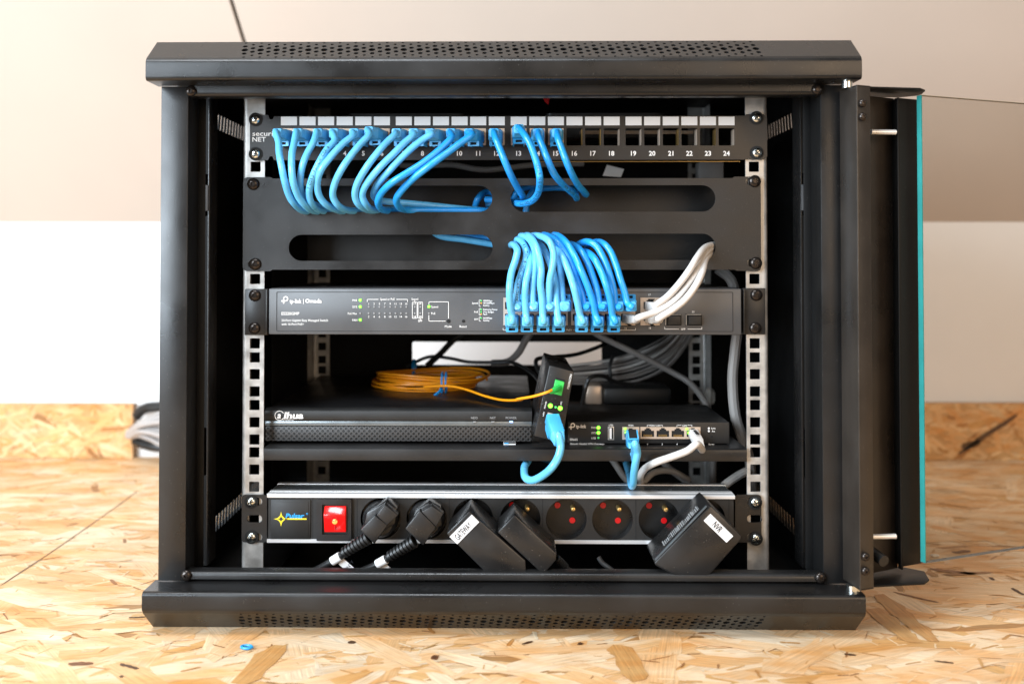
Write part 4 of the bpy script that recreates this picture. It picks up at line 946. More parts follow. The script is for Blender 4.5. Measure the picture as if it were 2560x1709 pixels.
def cable(label, f, pts, Ys, m, kind, port=None, plugrot=(0, 0, 0), flip=False, r=.0031, group=None, tail=(), texts=(), nameit='patch_cable', psc=1.0):
    """pts: centre line in a zoomed view f; Ys: depth along it; port: (px,py,Y) of the jack; tail: further world points"""
    tip = None
    base = at(*port) if port else at(*f(*pts[0]), Ys[0][1])
    t = thing(nameit, label, 'cable', base, group)
    P = []
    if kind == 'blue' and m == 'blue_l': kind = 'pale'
    if port:
        tip, d = plug(t, base, kind, flip, plugrot, psc); P = [tip-d*.004, tip+d*.0015]
    n = len(pts)
    for i, p in enumerate(pts): P.append(at(*f(*p), interp(Ys, i/(n-1))))
    P += [Vector(q) for q in tail]
    bm = NB(); path = tube(bm, P, r, 14, 8); obj('jacket', bm, m, t)
    for (s, a, b, fl_) in texts: lettering_on(t, path, s, a, b, r, .0026, fl_)
    return t
GTOP = 'blue patch cables plugged into the patch panel'
def portpt(i): return (PX[i-1]+20, 343, PY-.0005)
YB = ((0, .050), (.35, .036), (.75, .062), (.9, .084), (1, .100))
ordn = ['', 'first', 'second', 'third', 'fourth', 'fifth', 'sixth', 'seventh', 'eighth', 'ninth', 'tenth', 'eleventh', 'twelfth', 'thirteenth', 'fourteenth', 'fifteenth']
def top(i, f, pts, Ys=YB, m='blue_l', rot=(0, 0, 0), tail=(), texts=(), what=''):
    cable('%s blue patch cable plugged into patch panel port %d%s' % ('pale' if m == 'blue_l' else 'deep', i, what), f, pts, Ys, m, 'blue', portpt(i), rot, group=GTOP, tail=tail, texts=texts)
def tl(f, *pts): return [at(*f(x, y), Y) for x, y, Y in pts]
top(1, Z1, [(1163, 965), (1168, 1050), (1185, 1150), (1212, 1280), (1245, 1390), (1290, 1465), (1355, 1520), (1450, 1532)], rot=(0, 0, R(-10)), tail=tl(Z4, (800, 418, .112), (950, 420, .118)), what=', leftmost of all')
top(2, Z1, [(1290, 970), (1272, 1060), (1270, 1180), (1285, 1300), (1325, 1410), (1380, 1480), (1440, 1522), (1540, 1530)], rot=(0, 0, R(-8)), tail=tl(Z4, (900, 415, .116), (1050, 418, .122)))
top(3, Z1, [(1450, 960), (1400, 1050), (1360, 1150), (1340, 1260), (1350, 1370), (1400, 1440), (1470, 1480), (1560, 1510)], ((0, .050), (.35, .042), (.75, .072), (1, .104)), rot=(0, 0, R(-6)), tail=tl(Z4, (950, 412, .120), (1150, 410, .126)))
top(4, Z1, [(1620, 950), (1560, 1020), (1500, 1120), (1440, 1250), (1412, 1370), (1432, 1460), (1490, 1515), (1600, 1528)], rot=(0, 0, R(-12)), tail=tl(Z4, (1000, 414, .112), (1200, 414, .116)), texts=(('F CORD PATCH CCA 6'[::-1], .16, .62, True),), what=' with writing along it')
top(5, Z1, [(1770, 910), (1690, 975), (1600, 1070), (1510, 1190), (1478, 1300), (1495, 1400), (1555, 1475), (1650, 1520), (1760, 1528)], rot=(0, 0, R(-10)), tail=tl(Z4, (1100, 412, .112), (1300, 412, .120)))
top(6, Z1, [(1900, 905), (1835, 975), (1760, 1065), (1680, 1180), (1622, 1300), (1606, 1400), (1650, 1480), (1730, 1520), (1860, 1526)], rot=(R(-4), 0, R(-18)), tail=tl(Z4, (1200, 410, .110), (1400, 408, .118)))
top(7, Z1, [(2110, 905), (2045, 965), (1970, 1050), (1880, 1170), (1805, 1300), (1786, 1400), (1820, 1475), (1900, 1518), (2020, 1520)], rot=(0, 0, R(-8)), tail=tl(Z4, (1350, 412, .112), (1600, 415, .120)))
top(8, Z1, [(2265, 905), (2190, 970), (2095, 1065), (1985, 1175), (1885, 1300), (1846, 1390), (1875, 1470), (1935, 1515), (2050, 1515)], rot=(0, 0, R(-12)), tail=tl(Z4, (1500, 420, .115), (1600, 540, .125), (1700, 620, .125), (1900, 650, .122), (2200, 700, .12)))
top(9, Z2, [(260, 895), (190, 940), (100, 1010), (0, 1105), (-80, 1190), (-170, 1290), (-215, 1380), (-190, 1430), (-100, 1450), (60, 1462), (300, 1485), (540, 1510)], ((0, .046), (.4, .040), (.65, .085), (1, .112)), rot=(0, 0, R(-18)), tail=tl(Z4, (2150, 420, .12),))
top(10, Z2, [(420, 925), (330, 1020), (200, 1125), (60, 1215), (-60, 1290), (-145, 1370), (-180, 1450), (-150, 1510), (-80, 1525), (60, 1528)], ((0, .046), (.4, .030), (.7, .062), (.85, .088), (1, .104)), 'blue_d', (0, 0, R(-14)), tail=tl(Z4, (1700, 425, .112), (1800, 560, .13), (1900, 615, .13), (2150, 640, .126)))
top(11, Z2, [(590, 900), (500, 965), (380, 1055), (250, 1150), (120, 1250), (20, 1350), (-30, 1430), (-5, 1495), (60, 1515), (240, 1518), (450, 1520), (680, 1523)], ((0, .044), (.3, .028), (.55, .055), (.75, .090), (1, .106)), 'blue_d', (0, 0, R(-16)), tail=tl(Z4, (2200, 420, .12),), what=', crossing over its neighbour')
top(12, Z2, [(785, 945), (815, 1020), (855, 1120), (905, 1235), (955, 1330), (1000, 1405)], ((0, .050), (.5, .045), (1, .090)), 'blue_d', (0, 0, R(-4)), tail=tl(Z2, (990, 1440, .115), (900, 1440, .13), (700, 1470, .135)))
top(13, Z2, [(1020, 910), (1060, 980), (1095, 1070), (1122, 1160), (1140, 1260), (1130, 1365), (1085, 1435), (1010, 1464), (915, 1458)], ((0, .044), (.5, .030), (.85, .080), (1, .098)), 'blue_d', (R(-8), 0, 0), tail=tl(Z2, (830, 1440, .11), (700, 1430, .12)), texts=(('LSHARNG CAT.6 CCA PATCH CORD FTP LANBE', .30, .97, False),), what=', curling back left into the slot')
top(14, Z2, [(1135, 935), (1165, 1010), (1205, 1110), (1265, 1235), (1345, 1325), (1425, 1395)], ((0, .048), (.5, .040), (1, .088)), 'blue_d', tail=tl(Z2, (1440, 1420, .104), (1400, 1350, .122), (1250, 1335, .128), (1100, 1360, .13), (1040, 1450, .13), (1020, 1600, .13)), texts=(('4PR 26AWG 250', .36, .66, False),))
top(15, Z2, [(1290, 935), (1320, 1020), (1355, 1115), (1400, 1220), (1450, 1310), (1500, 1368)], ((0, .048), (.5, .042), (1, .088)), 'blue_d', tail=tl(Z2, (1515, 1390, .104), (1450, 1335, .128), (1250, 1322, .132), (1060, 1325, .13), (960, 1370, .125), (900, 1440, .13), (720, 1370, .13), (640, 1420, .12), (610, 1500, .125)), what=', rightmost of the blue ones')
# lower bunch: switch rows
GLOW = 'blue patch cables plugged into the switch'
def low(row, k, cx, pts, Ys, m, rot=(0, 0, 0), texts=(), extra=''):
    y = 1305 if row == 'lower' else 1178
    cable('%s blue patch cable in the %s row of switch jacks, %s from the left%s' % ('pale' if m == 'blue_l' else 'deep', row, ordn[k], extra), Z5, pts[::-1], Ys, m, 'blue', (*Z5(cx, y), SY-.0015), rot, flip=(row == 'upper'), group=GLOW, texts=texts)
YL = ((0, .050), (.3, .042), (.7, .058), (.9, .086), (1, .110)); YU = ((0, .052), (.3, .054), (.7, .066), (.9, .090), (1, .112))
low('upper', 1, 170, [(110, 670), (185, 650), (235, 710), (247, 790), (215, 900), (183, 1000), (170, 1100), (170, 1180)], YU, 'blue_l', texts=(('CORD PATCH CCA 6 CAT 08'[::-1][::-1], .12, .80, True),), extra=', lettered')
low('lower', 1, 130, [(105, 720), (135, 688), (172, 730), (160, 810), (125, 920), (110, 1050), (115, 1180), (128, 1262)], YL, 'blue_l')
low('lower', 2, 250, [(200, 650), (255, 720), (280, 800), (265, 900), (243, 1000), (235, 1120), (245, 1262)], ((0, .050), (.4, .048), (.8, .070), (1, .105)), 'blue_l')
low('upper', 2, 298, [(150, 640), (215, 618), (280, 655), (318, 740), (322, 840), (308, 960), (298, 1080), (300, 1180)], YU, 'blue_l')
low('lower', 3, 380, [(210, 620), (270, 620), (320, 690), (352, 790), (368, 900), (362, 1010), (375, 1130), (382, 1262)], ((0, .050), (.4, .046), (.8, .060), (1, .108)), 'blue_l')
low('upper', 3, 428, [(260, 620), (350, 618), (430, 660), (468, 750), (463, 860), (440, 970), (432, 1080), (428, 1180)], ((0, .052), (.4, .046), (.8, .054), (1, .106)), 'blue_l')
low('lower', 4, 504, [(300, 650), (370, 700), (420, 790), (462, 900), (485, 1010), (490, 1120), (502, 1262)], ((0, .050), (.4, .060), (.8, .076), (1, .110)), 'blue_l')
low('upper', 4, 550, [(400, 640), (460, 690), (500, 780), (525, 890), (533, 1000), (540, 1100), (548, 1180)], ((0, .056), (.4, .064), (.8, .080), (1, .112)), 'blue_l')
low('lower', 5, 690, [(380, 650), (460, 690), (535, 780), (590, 900), (632, 1030), (662, 1150), (685, 1262)], YL, 'blue_l')
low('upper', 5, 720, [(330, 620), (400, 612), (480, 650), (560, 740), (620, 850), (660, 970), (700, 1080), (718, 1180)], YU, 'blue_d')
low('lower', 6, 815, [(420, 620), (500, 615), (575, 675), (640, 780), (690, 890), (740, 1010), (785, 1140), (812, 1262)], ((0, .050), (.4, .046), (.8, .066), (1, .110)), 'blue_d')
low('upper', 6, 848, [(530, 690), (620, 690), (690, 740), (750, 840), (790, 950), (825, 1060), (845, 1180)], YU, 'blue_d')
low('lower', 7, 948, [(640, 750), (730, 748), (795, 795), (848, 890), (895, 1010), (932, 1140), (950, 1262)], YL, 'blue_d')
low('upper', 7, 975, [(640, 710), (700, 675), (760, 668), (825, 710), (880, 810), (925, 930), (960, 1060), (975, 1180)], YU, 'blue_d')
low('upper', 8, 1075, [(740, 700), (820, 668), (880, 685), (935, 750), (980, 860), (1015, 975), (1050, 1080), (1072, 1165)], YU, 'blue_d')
GW = 'white patch cables plugged into the switch'
cable('white patch cable in the upper of the two separate switch jacks, topmost of three', Z5, [(1300, 1190), (1400, 1112), (1500, 1003), (1580, 893), (1640, 795), (1705, 715), (1790, 690)], ((0, .050), (.6, .052), (1, .100)), 'white_c', 'white', (*Z5(1252, 1190), SY-.0015), (0, 0, R(12)), True, group=GW, tail=tl(Z5, (1900, 690, .12),), psc=.8)
cable('white patch cable in switch jack 16 at the end of the blue rows', Z5, [(1170, 1282), (1300, 1238), (1440, 1155), (1540, 1050), (1620, 930), (1680, 810), (1740, 730), (1800, 715)], ((0, .046), (.6, .058), (1, .106)), 'white_c', 'white', (*Z5(1066, 1290), SY-.0015), (0, 0, R(16)), group=GW, tail=tl(Z5, (1900, 720, .12),), psc=.8)
cable('white patch cable in the lower of the two separate switch jacks, lowest of three', Z5, [(1330, 1290), (1430, 1228), (1540, 1140), (1625, 1030), (1680, 920), (1712, 800), (1775, 752)], ((0, .046), (.6, .048), (1, .100)), 'white_c', 'white', (*Z5(1252, 1290), SY-.0015), (0, 0, R(14)), group=GW, tail=tl(Z5, (1900, 740, .12),), psc=.8)

# ------------------------------------------------------------------ media converter (leaning box)
mc = thing('media_converter', 'small black fibre converter box leaning between the recorder and the gateway', 'media converter', at(*Z7(560, 960), .07))
MY = .068
mcf = ppoly([Z7(566, 366), Z7(768, 420), Z7(668, 1003), Z7(440, 945)], MY)
bm = NB(); prism(bm, mcf, (-.003, .080, .004), bev=.0012); obj('housing', bm, 'adapter', mc)
ux = (mcf[1]-mcf[0]).normalized(); uz = (mcf[0]-mcf[3]).normalized()
def mq(bm, x0, y0, x1, y1, dy, mi=0, th=.002):
    c = at(*Z7((x0+x1)/2, (y0+y1)/2), MY); s = (MY-CAM.y)/F/Kz; w, h = abs(x1-x0)*s/2, abs(y1-y0)*s/2
    prism(bm, [c+ux*a*w+uz*b*h+Vector((0, -dy, 0)) for a, b in ((-1, -1), (1, -1), (1, 1), (-1, 1))], (0, th, 0), mi)
bm = NB(); mq(bm, 605, 475, 682, 600, .0006); obj('fibre_socket', bm, 'void', mc)
bm = NB(); mq(bm, 543, 762, 640, 840, .0006); j = obj('network_socket', bm, 'jack', mc)
bm = NB(); mq(bm, 553, 785, 632, 836, .0008); obj('socket_opening', bm, 'void', j)
for x_, y_, m_, r_ in ((574, 698, 'green', .0021), (654, 718, 'green', .0021), (617, 709, 'green_dim', .0011)): led(mc, *Z7(x_, y_), MY-.0002, r_, m_)
bm = NB(); an = math.atan2(uz.z, uz.x)
text(bm, 'FIBERCON', *Z7(730, 500), MY-.0005, 16/Kz, rot=an, width=120/Kz, bold=.02)
text(bm, 'POWER', *Z7(534, 690), MY-.0005, 12/Kz, rot=an, width=60/Kz); text(bm, 'SIG', *Z7(662, 676), MY-.0005, 12/Kz, rot=an, width=26/Kz); text(bm, 'LAN', *Z7(518, 765), MY-.0005, 12/Kz, rot=an, width=34/Kz)
obj('printed_lettering', bm, 'ink_w', mc)

# fibre coil lying on the recorder
fc = thing('fibre_cable', 'coiled orange fibre cable lying on the recorder', 'cable', (at(1070, 960, .29).x, .29, at(1000, 1022, NY).z))
znv = at(1000, 1022, NY).z; cxx = at(1062, 955, .29).x; P = []
for k in range(7*20):
    a_ = 2*math.pi*k/20; lp_ = k//20; rr_ = .0555+.0030*math.sin(k*.37+lp_*2.1)+.0018*math.cos(lp_*3)
    P.append(Vector((cxx+rr_*1.0*math.cos(a_)+.002*math.sin(lp_*5), .288+rr_*.95*math.sin(a_), znv+.002+.0008*((lp_*3) % 7)+.003*math.sin(a_*1+lp_))))
P += tl(Z6, (1500, 870, .225), (1700, 862, .205), (1850, 893, .190), (2000, 945, .160), (2150, 978, .130), (2300, 975, .10))+tl(Z7, (300, 645, .070), (430, 622, .052), (540, 590, .045), (585, 570, .048))
bm = NB(); tube(bm, P, .0012, 8, 4); obj('jacket', bm, 'fibre', fc)
P2 = []
for k in range(60):
    a_ = 2*math.pi*k/20; P2.append(Vector((cxx+.009+.060*math.cos(a_)+.003*math.sin(k*.2), .288+.050*math.sin(a_), znv+.006+.0003*k*.5+.002*math.sin(a_*2))))
bm = NB(); tube(bm, P2, .0013, 8, 4); obj('outer_loop', bm, 'fibre', fc)
bm = NB(); mtx = None
c = at(*Z7(638, 545), MY-.003); a_ = at(*Z7(575, 585), .048)
prism(bm, [c+ux*x_+uz*z_ for x_, z_ in ((-.0042, -.0062), (.0042, -.0062), (.0042, .0062), (-.0042, .0062))], (0, -.006, 0), bev=.0006); tube(bm, [c+Vector((0, -.005, 0)), c.lerp(a_, .5)+Vector((0, -.004, 0)), a_], lambda t: .0036-.0018*t, 10); obj('green_connector', bm, 'green_conn', fc)
for p0, p1, p2 in (((1415, 800), (1420, 735), (1432, 800)),):
    bm = NB(); c = Vector((at(*Z6(1420, 780), .345).x, .345, znv+.010)); tube(bm, [c+Vector((0, .011*math.cos(R(t)), .011*math.sin(R(t)))) for t in range(0, 361, 30)], .0022, 8); obj('twist_tie', bm, 'blue_d', fc)
c = Vector((at(*Z6(1650, 850), .232).x, .232, znv+.009))
bm = NB(); tube(bm, [c+Vector((0, .010*math.cos(R(t)), .011*math.sin(R(t)))) for t in range(0, 361, 30)], .0010, 6); tube(bm, [c+Vector((.004, .010*math.cos(R(t)), .011*math.sin(R(t)))) for t in range(0, 361, 30)], .0010, 6)
tube(bm, tl(Z6, (1645, 870, .220), (1630, 905, .215), (1570, 955, .208)), .0016, 6); obj('twist_tie', bm, 'blue_d', fc)

# short cables on the shelf devices
cable('pale blue patch cable looping from the leaning converter down over the shelf edge', Z7, [(640, 935), (658, 1020), (640, 1110), (590, 1195), (520, 1260), (430, 1305), (370, 1280), (362, 1200), (390, 1150)], ((0, .030), (.4, .024), (.75, .055), (1, .110)), 'blue_l', 'blue', (*Z7(588, 800), MY-.001), (R(38), R(0), R(14)), r=.0034, tail=tl(Z7, (420, 1100, .16), (600, 1150, .25)), psc=1.05)
cable('blue patch cable hanging from the first jack of the gateway', Z7, [(1262, 1010), (1283, 1075), (1270, 1150), (1255, 1250), (1248, 1335)], ((0, .058), (.6, .064), (1, .080)), 'blue_l', 'blue', (*Z7(1232, 925), GY-.001), (R(-44), 0, R(3)), flip=True, r=.0034, psc=.9, tail=tl(Z7, (1235, 1345, .095), (1220, 1260, .15), (1195, 1170, .18)))
cable('white patch cable plugged into the last jack of the gateway', Z7, [(1770, 1010), (1690, 1065), (1560, 1115), (1430, 1160), (1345, 1210), (1308, 1270)], ((0, .060), (.6, .070), (1, .110)), 'white_c', 'white', (*Z7(1738, 915), GY-.001), (R(-34), 0, R(16)), flip=True, r=.0033, psc=.72, tail=tl(Z7, (1325, 1320, .15), (1420, 1240, .18), (1560, 1230, .2), (1700, 1300, .22)))

# ------------------------------------------------------------------ mains plugs and adapters on the power strip
def angled_plug(label, base_c, shell, body, body2, neck, cord, tagtxt, tagp):
    t = thing('power_plug', label, 'power plug', at(*Q1(*base_c), DY), 'mains plugs pushed into the power strip')
    bm = NB(); c = at(*Q1(*base_c), DY); c.z = (zi1+zi0)/2
    lathe(bm, (c.x, DY+.010, c.z), (0, -1, 0), [(0, 0), (.0162, 0), (.0166, .010), (.0158, .016), (.0125, .021), (0, .0215)], 28); obj('plug_base', bm, 'adapter', t)
    bm = NB(); prism(bm, ppoly([Q1(*p) for p in shell], DY-.022), (0, .018, 0), 0, .0010, 1.05); prism(bm, ppoly([Q1(*p) for p in body], DY-.030), (0, .016, 0), 0, .0012, 1.04); prism(bm, ppoly([Q1(*p) for p in body2], DY-.033), (0, .010, 0), 0, .0008, 1.08); obj('plug_body', bm, 'adapter', t)
    a = at(*Q1(*neck[0]), DY-.024); b = at(*Q1(*neck[1]), DY-.020); d = b-a; bm = NB()
    n = 8
    for k in range(n):
        p = a+d*(k/n); rr_ = .0060-.0014*k/n; lathe(bm, p, d, [(rr_*.72, 0), (rr_, .0004), (rr_, d.length/n*.62), (rr_*.72, d.length/n*.7), (rr_*.72, d.length/n*1.02)], 18)
    obj('strain_relief', bm, 'plastic', t)
    bm = NB(); P = [b-d*.1]+[at(*Q1(x_, y_), Y_) for x_, y_, Y_ in cord]; tube(bm, P, .0033, 12); obj('cord', bm, 'black_c', t)
    e = at(*Q1(cord[0][0], cord[0][1]), cord[0][2]); g = at(*Q1(cord[1][0], cord[1][1]), cord[1][2]); dd = (g-e)
    bm = NB(); lathe(bm, e+dd*.05, dd, [(.0036, 0), (.0042, .0002), (.0042, dd.length*.85), (.0036, dd.length*.86)], 18); obj('white_sleeve', bm, 'paper', t)
    bm = NB(); q = ppoly([Q1(*p) for p in tagp], DY-.016); prism(bm, q, (0, .0005, 0)); tg = obj('cable_flag', bm, 'paper', t)
    bm = NB(); dx = q[1]-q[0]; ang = math.atan2(dx.z, dx.x); mx_ = sum(p[0] for p in tagp)/4; my_ = sum(p[1] for p in tagp)/4
    text(bm, tagtxt, *Q1(mx_, my_), DY-.0165, 26/Kz, rot=ang, width=None, bold=.0); obj('lettering', bm, 'ink_k', tg)
angled_plug('black angled mains plug with ribbed collar, next to the red switch', (1213, 380), [(1255, 240), (1345, 300), (1330, 420), (1180, 520), (1080, 420), (1100, 330)], [(1165, 350), (1270, 430), (1160, 585), (1045, 470)], [(1245, 262), (1352, 350), (1265, 432), (1180, 352)],
            [(1115, 530), (905, 660)], [(890, 680, DY-.018), (810, 730, DY-.016), (700, 790, DY-.01), (560, 860, DY)], 'WENTY', [(868, 748), (906, 700), (1020, 800), (985, 845)])
angled_plug('black angled mains plug second from the red switch', (1588, 380), [(1600, 250), (1700, 290), (1715, 430), (1580, 520), (1450, 420), (1500, 310)], [(1530, 310), (1665, 445), (1560, 600), (1410, 460)], [(1630, 275), (1722, 340), (1665, 445), (1545, 320)],
            [(1490, 560), (1275, 690)], [(1262, 705, DY-.018), (1175, 755, DY-.016), (1070, 800, DY-.01), (930, 870, DY)], 'SW', [(1210, 780), (1250, 738), (1330, 815), (1290, 860)])
def adapter(label, face, Yf, lab=None, name='power_adapter', r=.0014, m='adapter', back=None, name2=None):
    F3 = ppoly(face, Yf); t = thing(name, label, 'power adapter', sum(F3, Vector())/len(F3), 'power adapters plugged into the power strip')
    bm = NB(); prism(bm, F3, (0, DY-.0015-Yf, 0), bev=r); obj('housing', bm, m, t); return t, F3
ga, F3 = adapter('black power adapter with a white GATEWAY label', [Q1(1935, 315), Q1(2395, 720), Q1(2400, 800), Q1(2350, 870), Q1(2130, 880), Q1(1748, 500)], .036)
bm = NB(); q = ppoly([Q1(1775, 525), Q1(1955, 345), Q1(2015, 405), Q1(1838, 585)], .0355); prism(bm, q, (0, .0004, 0)); l_ = obj('label', bm, 'paper', ga)
bm = NB(); text(bm, 'GATEWAY', *Q1(1885, 478), 0.0350, 54/Kz, rot=R(46), width=165/Kz, bold=.006); obj('lettering', bm, 'ink_k', l_)
pa2, F3 = adapter('plain black power adapter without a label, between the GATEWAY adapter and the free sockets', [Q2(150, 345), Q2(497, 665), Q2(490, 720), Q2(385, 835), Q2(10, 488)], .036)
bm = NB(); a = at(*Q2(495, 700), .05); b = at(*Q2(570, 775), .055); n = 6
for k in range(n): lathe(bm, a.lerp(b, k/n), b-a, [(.0022, 0), (.0036, .0003), (.0036, .0016), (.0022, .0018), (.0022, .0032)], 12)
tube(bm, [b, at(*Q2(680, 850), .06), at(*Q2(760, 960), .065)], .002, 8); obj('cord', bm, 'black_c', pa2)
nf = [Q2(1748, 272), Q2(2006, 520), Q2(1990, 560), Q2(1700, 885), Q2(1560, 900), Q2(1300, 760), Q2(1292, 735)]
na, F3 = adapter('large black power adapter with a white NVR label, rightmost on the strip', nf, .030)
bm = NB(); q = ppoly([Q2(1750, 338), Q2(1935, 520), Q2(1880, 572), Q2(1694, 394)], .0295); prism(bm, q, (0, .0004, 0)); l_ = obj('label', bm, 'paper', na)
bm = NB(); text(bm, 'NVR', *Q2(1807, 445), 0.0290, 56/Kz, rot=R(-48), width=84/Kz, bold=.006); obj('lettering', bm, 'ink_k', l_)
bm = NB(); e0, e1 = at(*Q2(1735, 275), .030), at(*Q2(1296, 735), .030); sdv = Vector((0, 1, 0)); out_ = (e1-e0).normalized().cross(sdv).normalized()
if out_.x > 0: out_ = -out_
def sidequad(bm, t0, t1, y0, y1, lift=.0003):
    a = e0.lerp(e1, t0); b = e0.lerp(e1, t1); prism(bm, [a+out_*lift+sdv*y0, b+out_*lift+sdv*y0, b+out_*lift+sdv*y1, a+out_*lift+sdv*y1], out_*.0002)
rn = random.Random(3); t_ = .12
while t_ < .78:
    w_ = rn.choice((.006, .012, .018)); sidequad(bm, t_, t_+w_, .012, .022+rn.choice((0, .003)), .0006); t_ += w_+rn.choice((.005, .009, .013))
obj('side_barcode', bm, 'ink_g', na)
bm = NB(); sidequad(bm, .02, .98, .001, .0058, .0004); obj('glossy_edge', bm, 'alu_dark', na)

# ------------------------------------------------------------------ loose cabling deep in the cabinet
def loose(name, label, cat, pts, r, m, group=None, n=1, jit=0.0, f=Z7):
    base = at(*f(pts[0][0], pts[0][1]), pts[0][2])
    for k in range(n):
        bm = NB(); P = [at(*f(x_, y_), Y_)+Vector((random.uniform(-jit, jit), random.uniform(-jit, jit), random.uniform(-jit, jit))) for x_, y_, Y_ in pts]
        tube(bm, P, r, 10); o = obj(name, bm, m); 
        tag(o, label, cat, group)
loose('grey_cable', 'grey cable running diagonally down behind the gateway', 'cable', [(900, 60, .30), (980, 130, .30), (1300, 285, .30), (1560, 420, .30), (1720, 520, .29), (1830, 660, .27), (1850, 720, .27)], .0034, 'grey_c')
loose('grey_cable', 'thick grey cable hanging beside the right mounting rail', 'cable', [(1940, -420, .16), (2060, -300, .16), (2100, 20, .16), (2080, 250, .16), (2060, 480, .16), (2080, 760, .16), (2140, 960, .16), (2200, 1150, .17), (2230, 1500, .2)], .0052, 'grey_c')
loose('grey_cable', 'pale grey cable end seen above the right end of the power strip', 'cable', [(2180, 1230, .17), (2100, 1270, .16), (1990, 1350, .15), (1900, 1450, .15)], .0042, 'white_c')
loose('grey_cable', 'grey cable curving behind the power strip left of the hanging blue cable', 'cable', [(1040, 1080, .24), (1110, 1180, .23), (1170, 1270, .22), (1250, 1350, .21)], .0036, 'grey_c')
loose('grey_cable', 'grey cable seen under the shelf right of the white cable', 'cable', [(1480, 1140, .26), (1560, 1220, .26), (1680, 1310, .25), (1760, 1400, .25)], .0038, 'grey_c')
loose('grey_cable', 'grey cable hanging straight down under the shelf near the right rail', 'cable', [(1905, 1120, .28), (1900, 1230, .28), (1895, 1400, .28)], .0040, 'grey_c')
loose('grey_cable', 'grey cable rising steeply behind the leaning converter', 'cable', [(440, 60, .36), (380, 150, .36), (310, 270, .36), (220, 340, .37), (100, 350, .38)], .0042, 'grey_c')
loose('grey_cable', 'blurred grey cable slanting across the cable opening at the back', 'cable', [(-60, 70, .38), (-200, 150, .38), (-330, 280, .37), (-430, 370, .36)], .0036, 'black_c')
loose('black_cable_or_shade', 'thin black wavy cable crossing in front of the opening at the back', 'cable', [(-600, 380, .36), (-420, 300, .36), (-250, 310, .35), (-100, 340, .35), (100, 345, .34), (280, 350, .33), (420, 430, .30), (490, 510, .27)], .0020, 'black_c')
loose('black_cable_or_shade', 'thin black cable arching over the leaning converter', 'cable', [(520, 470, .26), (470, 400, .27), (465, 320, .28), (600, 300, .30), (780, 280, .33), (960, 220, .36), (1100, 150, .40)], .0024, 'black_c')
loose('black_cable_or_shade', 'thin black cable looping up behind the gateway', 'cable', [(830, 700, .26), (860, 560, .27), (900, 470, .27), (1000, 455, .28), (1100, 500, .29), (1250, 530, .3)], .0023, 'black_c')
cb = thing('cable_bundle', 'sweeping bundle of parallel grey cables in the rear right of the cabinet', 'cable bundle', at(*Z7(1500, 400), .38))
for k in range(13):
    bm = NB(); o_ = (k-6)*1.15; P = [at(*Z7(1800+o_*10, -560), .40), at(*Z7(1760+o_*14, -100), .40), at(*Z7(1640+o_*14, 110), .39), at(*Z7(1480+o_*9, 280+o_*13), .375), at(*Z7(1230+o_*5, 390+o_*16), .365), at(*Z7(900, 430+o_*13), .355), at(*Z7(560, 440+o_*9), .35)]
    P = [p+Vector((0, -.004*(k % 3), .0012*math.sin(k*2.3+i))) for i, p in enumerate(P)]; tube(bm, P, .0013+.0003*(k % 2), 8, 6); obj('strand', bm, 'white_c' if k % 4 == 1 else 'grey_c', cb)
bm = NB(); c = at(*Z7(1075, 410), .36); tube(bm, [at(*Z7(1085, 290), .345), at(*Z7(1060, 370), .338), at(*Z7(1065, 480), .338), at(*Z7(1075, 520), .35)], .0022, 6); obj('cable_tie', bm, 'black_c', cb)
ba = thing('power_adapter', 'dark adapter brick lying behind the gateway', 'power adapter', at(*Z7(1280, 660), .30))
bm = NB(); pbox(bm, *Z7(1010, 550), *Z7(1560, 690), .30, .36, .004); obj('housing', bm, 'plastic', ba)
bm = NB(); pbox(bm, *Z7(860, 530), *Z7(1000, 690), .31, .35, .003); obj('tan_block', bm, 'jack', ba)
o = NB(); pbox(o, *Z7(1845, 560), *Z7(1930, 700), .36, .38, .006); tag(obj('cable_clip', o, 'crumb'), 'cream plastic clip beside the rear right rail', 'clip')
o = NB(); prism(o, ppoly([Z5(905, 40), Z5(1045, 75), Z5(1020, 140), Z5(870, 130)], .22), (0, .001, 0)); tag(obj('cable_flag', o, 'paper'), 'pale paper flag on cables behind the patch panel', 'label')
for x_, lab in ((1650, 'cream connector block behind the patch panel near port 23'),):
    o = NB(); pbox(o, *Z5(x_, 10), *Z5(x_+210, 180), .24, .26, .002); tag(obj('connector_block', o, 'grey_c'), lab, 'connector')
loose('grey_cable', 'dim grey cables behind the gap under the patch panel', 'cable', [(0, 1150, .24), (180, 1160, .24), (420, 1150, .24), (700, 1190, .24), (1100, 1150, .25), (1500, 1140, .25)], .003, 'grey_c', f=Z2)
loose('black_cable_or_shade', 'black cord lying between the plain adapter and the NVR adapter', 'cable', [(835, 690, .06), (870, 740, .058), (950, 800, .055), (1050, 900, .055)], .0022, 'black_c', f=Q2)

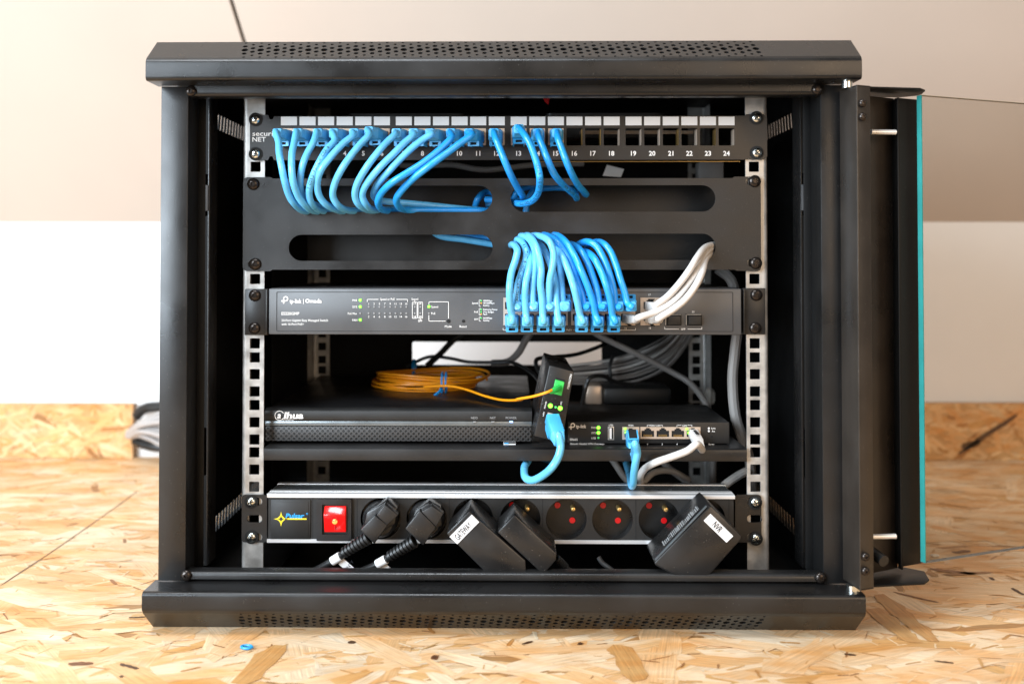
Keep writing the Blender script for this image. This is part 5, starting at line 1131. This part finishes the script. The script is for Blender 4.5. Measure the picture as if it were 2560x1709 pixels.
# ------------------------------------------------------------------ things on the floor
wb = thing('cable_bundle', 'twisted pale cables on the floor behind the left side of the cabinet', 'cable bundle', onfloor(380, 1120))
for k in range(8):
    bm = NB(); y_ = WY-.035-.012*(k % 3); t_ = k/7
    P = [at(318+(k % 3)*6, 1082+t_*10, y_+.02), at(350, 1056+t_*32, y_-.01), at(378, 1042+t_*56, y_-.02), at(405, 1032+t_*78, y_-.03), at(470, 1018+t_*90, y_-.04), at(600, 1012+t_*95, y_-.02)]
    for p in P: p.z = max(p.z, .007)
    tube(bm, P, .0036, 10); obj('strand', bm, 'pale_jacket', wb)
bm = NB(); tube(bm, [at(341, 1040, WY-.02), at(360, 1022, WY-.025), at(400, 1016, WY-.03), at(560, 1014, WY-.03)], .008, 10); tag(obj('black_cable_or_shade', bm, 'black_c'), 'black tube standing in for the dark opening above the pale cables next to the cut skirting end', 'cable')  # no real cable: added for the dark opening where the skirting ends
bm = NB(); tube(bm, [at(338, 1100, WY-.02), at(365, 1112, WY-.03), at(420, 1118, WY-.04), at(560, 1118, WY-.04)], .0075, 10); tag(obj('black_cable_or_shade', bm, 'black_c'), 'black tube standing in for the shadow on the floor below the pale cables next to the skirting', 'cable')  # no real cable: black tube added as shadow under the pale strands
bm = NB(); c = onfloor(617, 1622); s_ = .0033; pl_ = []
tube(bm, [c+Vector((.0040*math.cos(R(t))-.002*math.sin(R(t)), -.0022*math.cos(R(t))-.0045*math.sin(R(t))*.6, .0020)) for t in range(0, 331, 30)], .0011, 8)
tag(obj('cable_offcut', bm, 'blue_plug'), 'tiny blue plastic offcut on the floor in front of the cabinet', 'offcut')
bm = NB(); c = onfloor(2337, 1393); bmesh.ops.create_icosphere(bm, subdivisions=2, radius=.0035)
for v in bm.verts: v.co = Vector((v.co.x*1.4, v.co.y, v.co.z*.5))*(1+.25*noise.noise(v.co*600))+c+Vector((0, 0, .0022))
tag(obj('plaster_crumb', bm, 'crumb'), 'small white plaster crumb on the floor behind the glass', 'crumb')
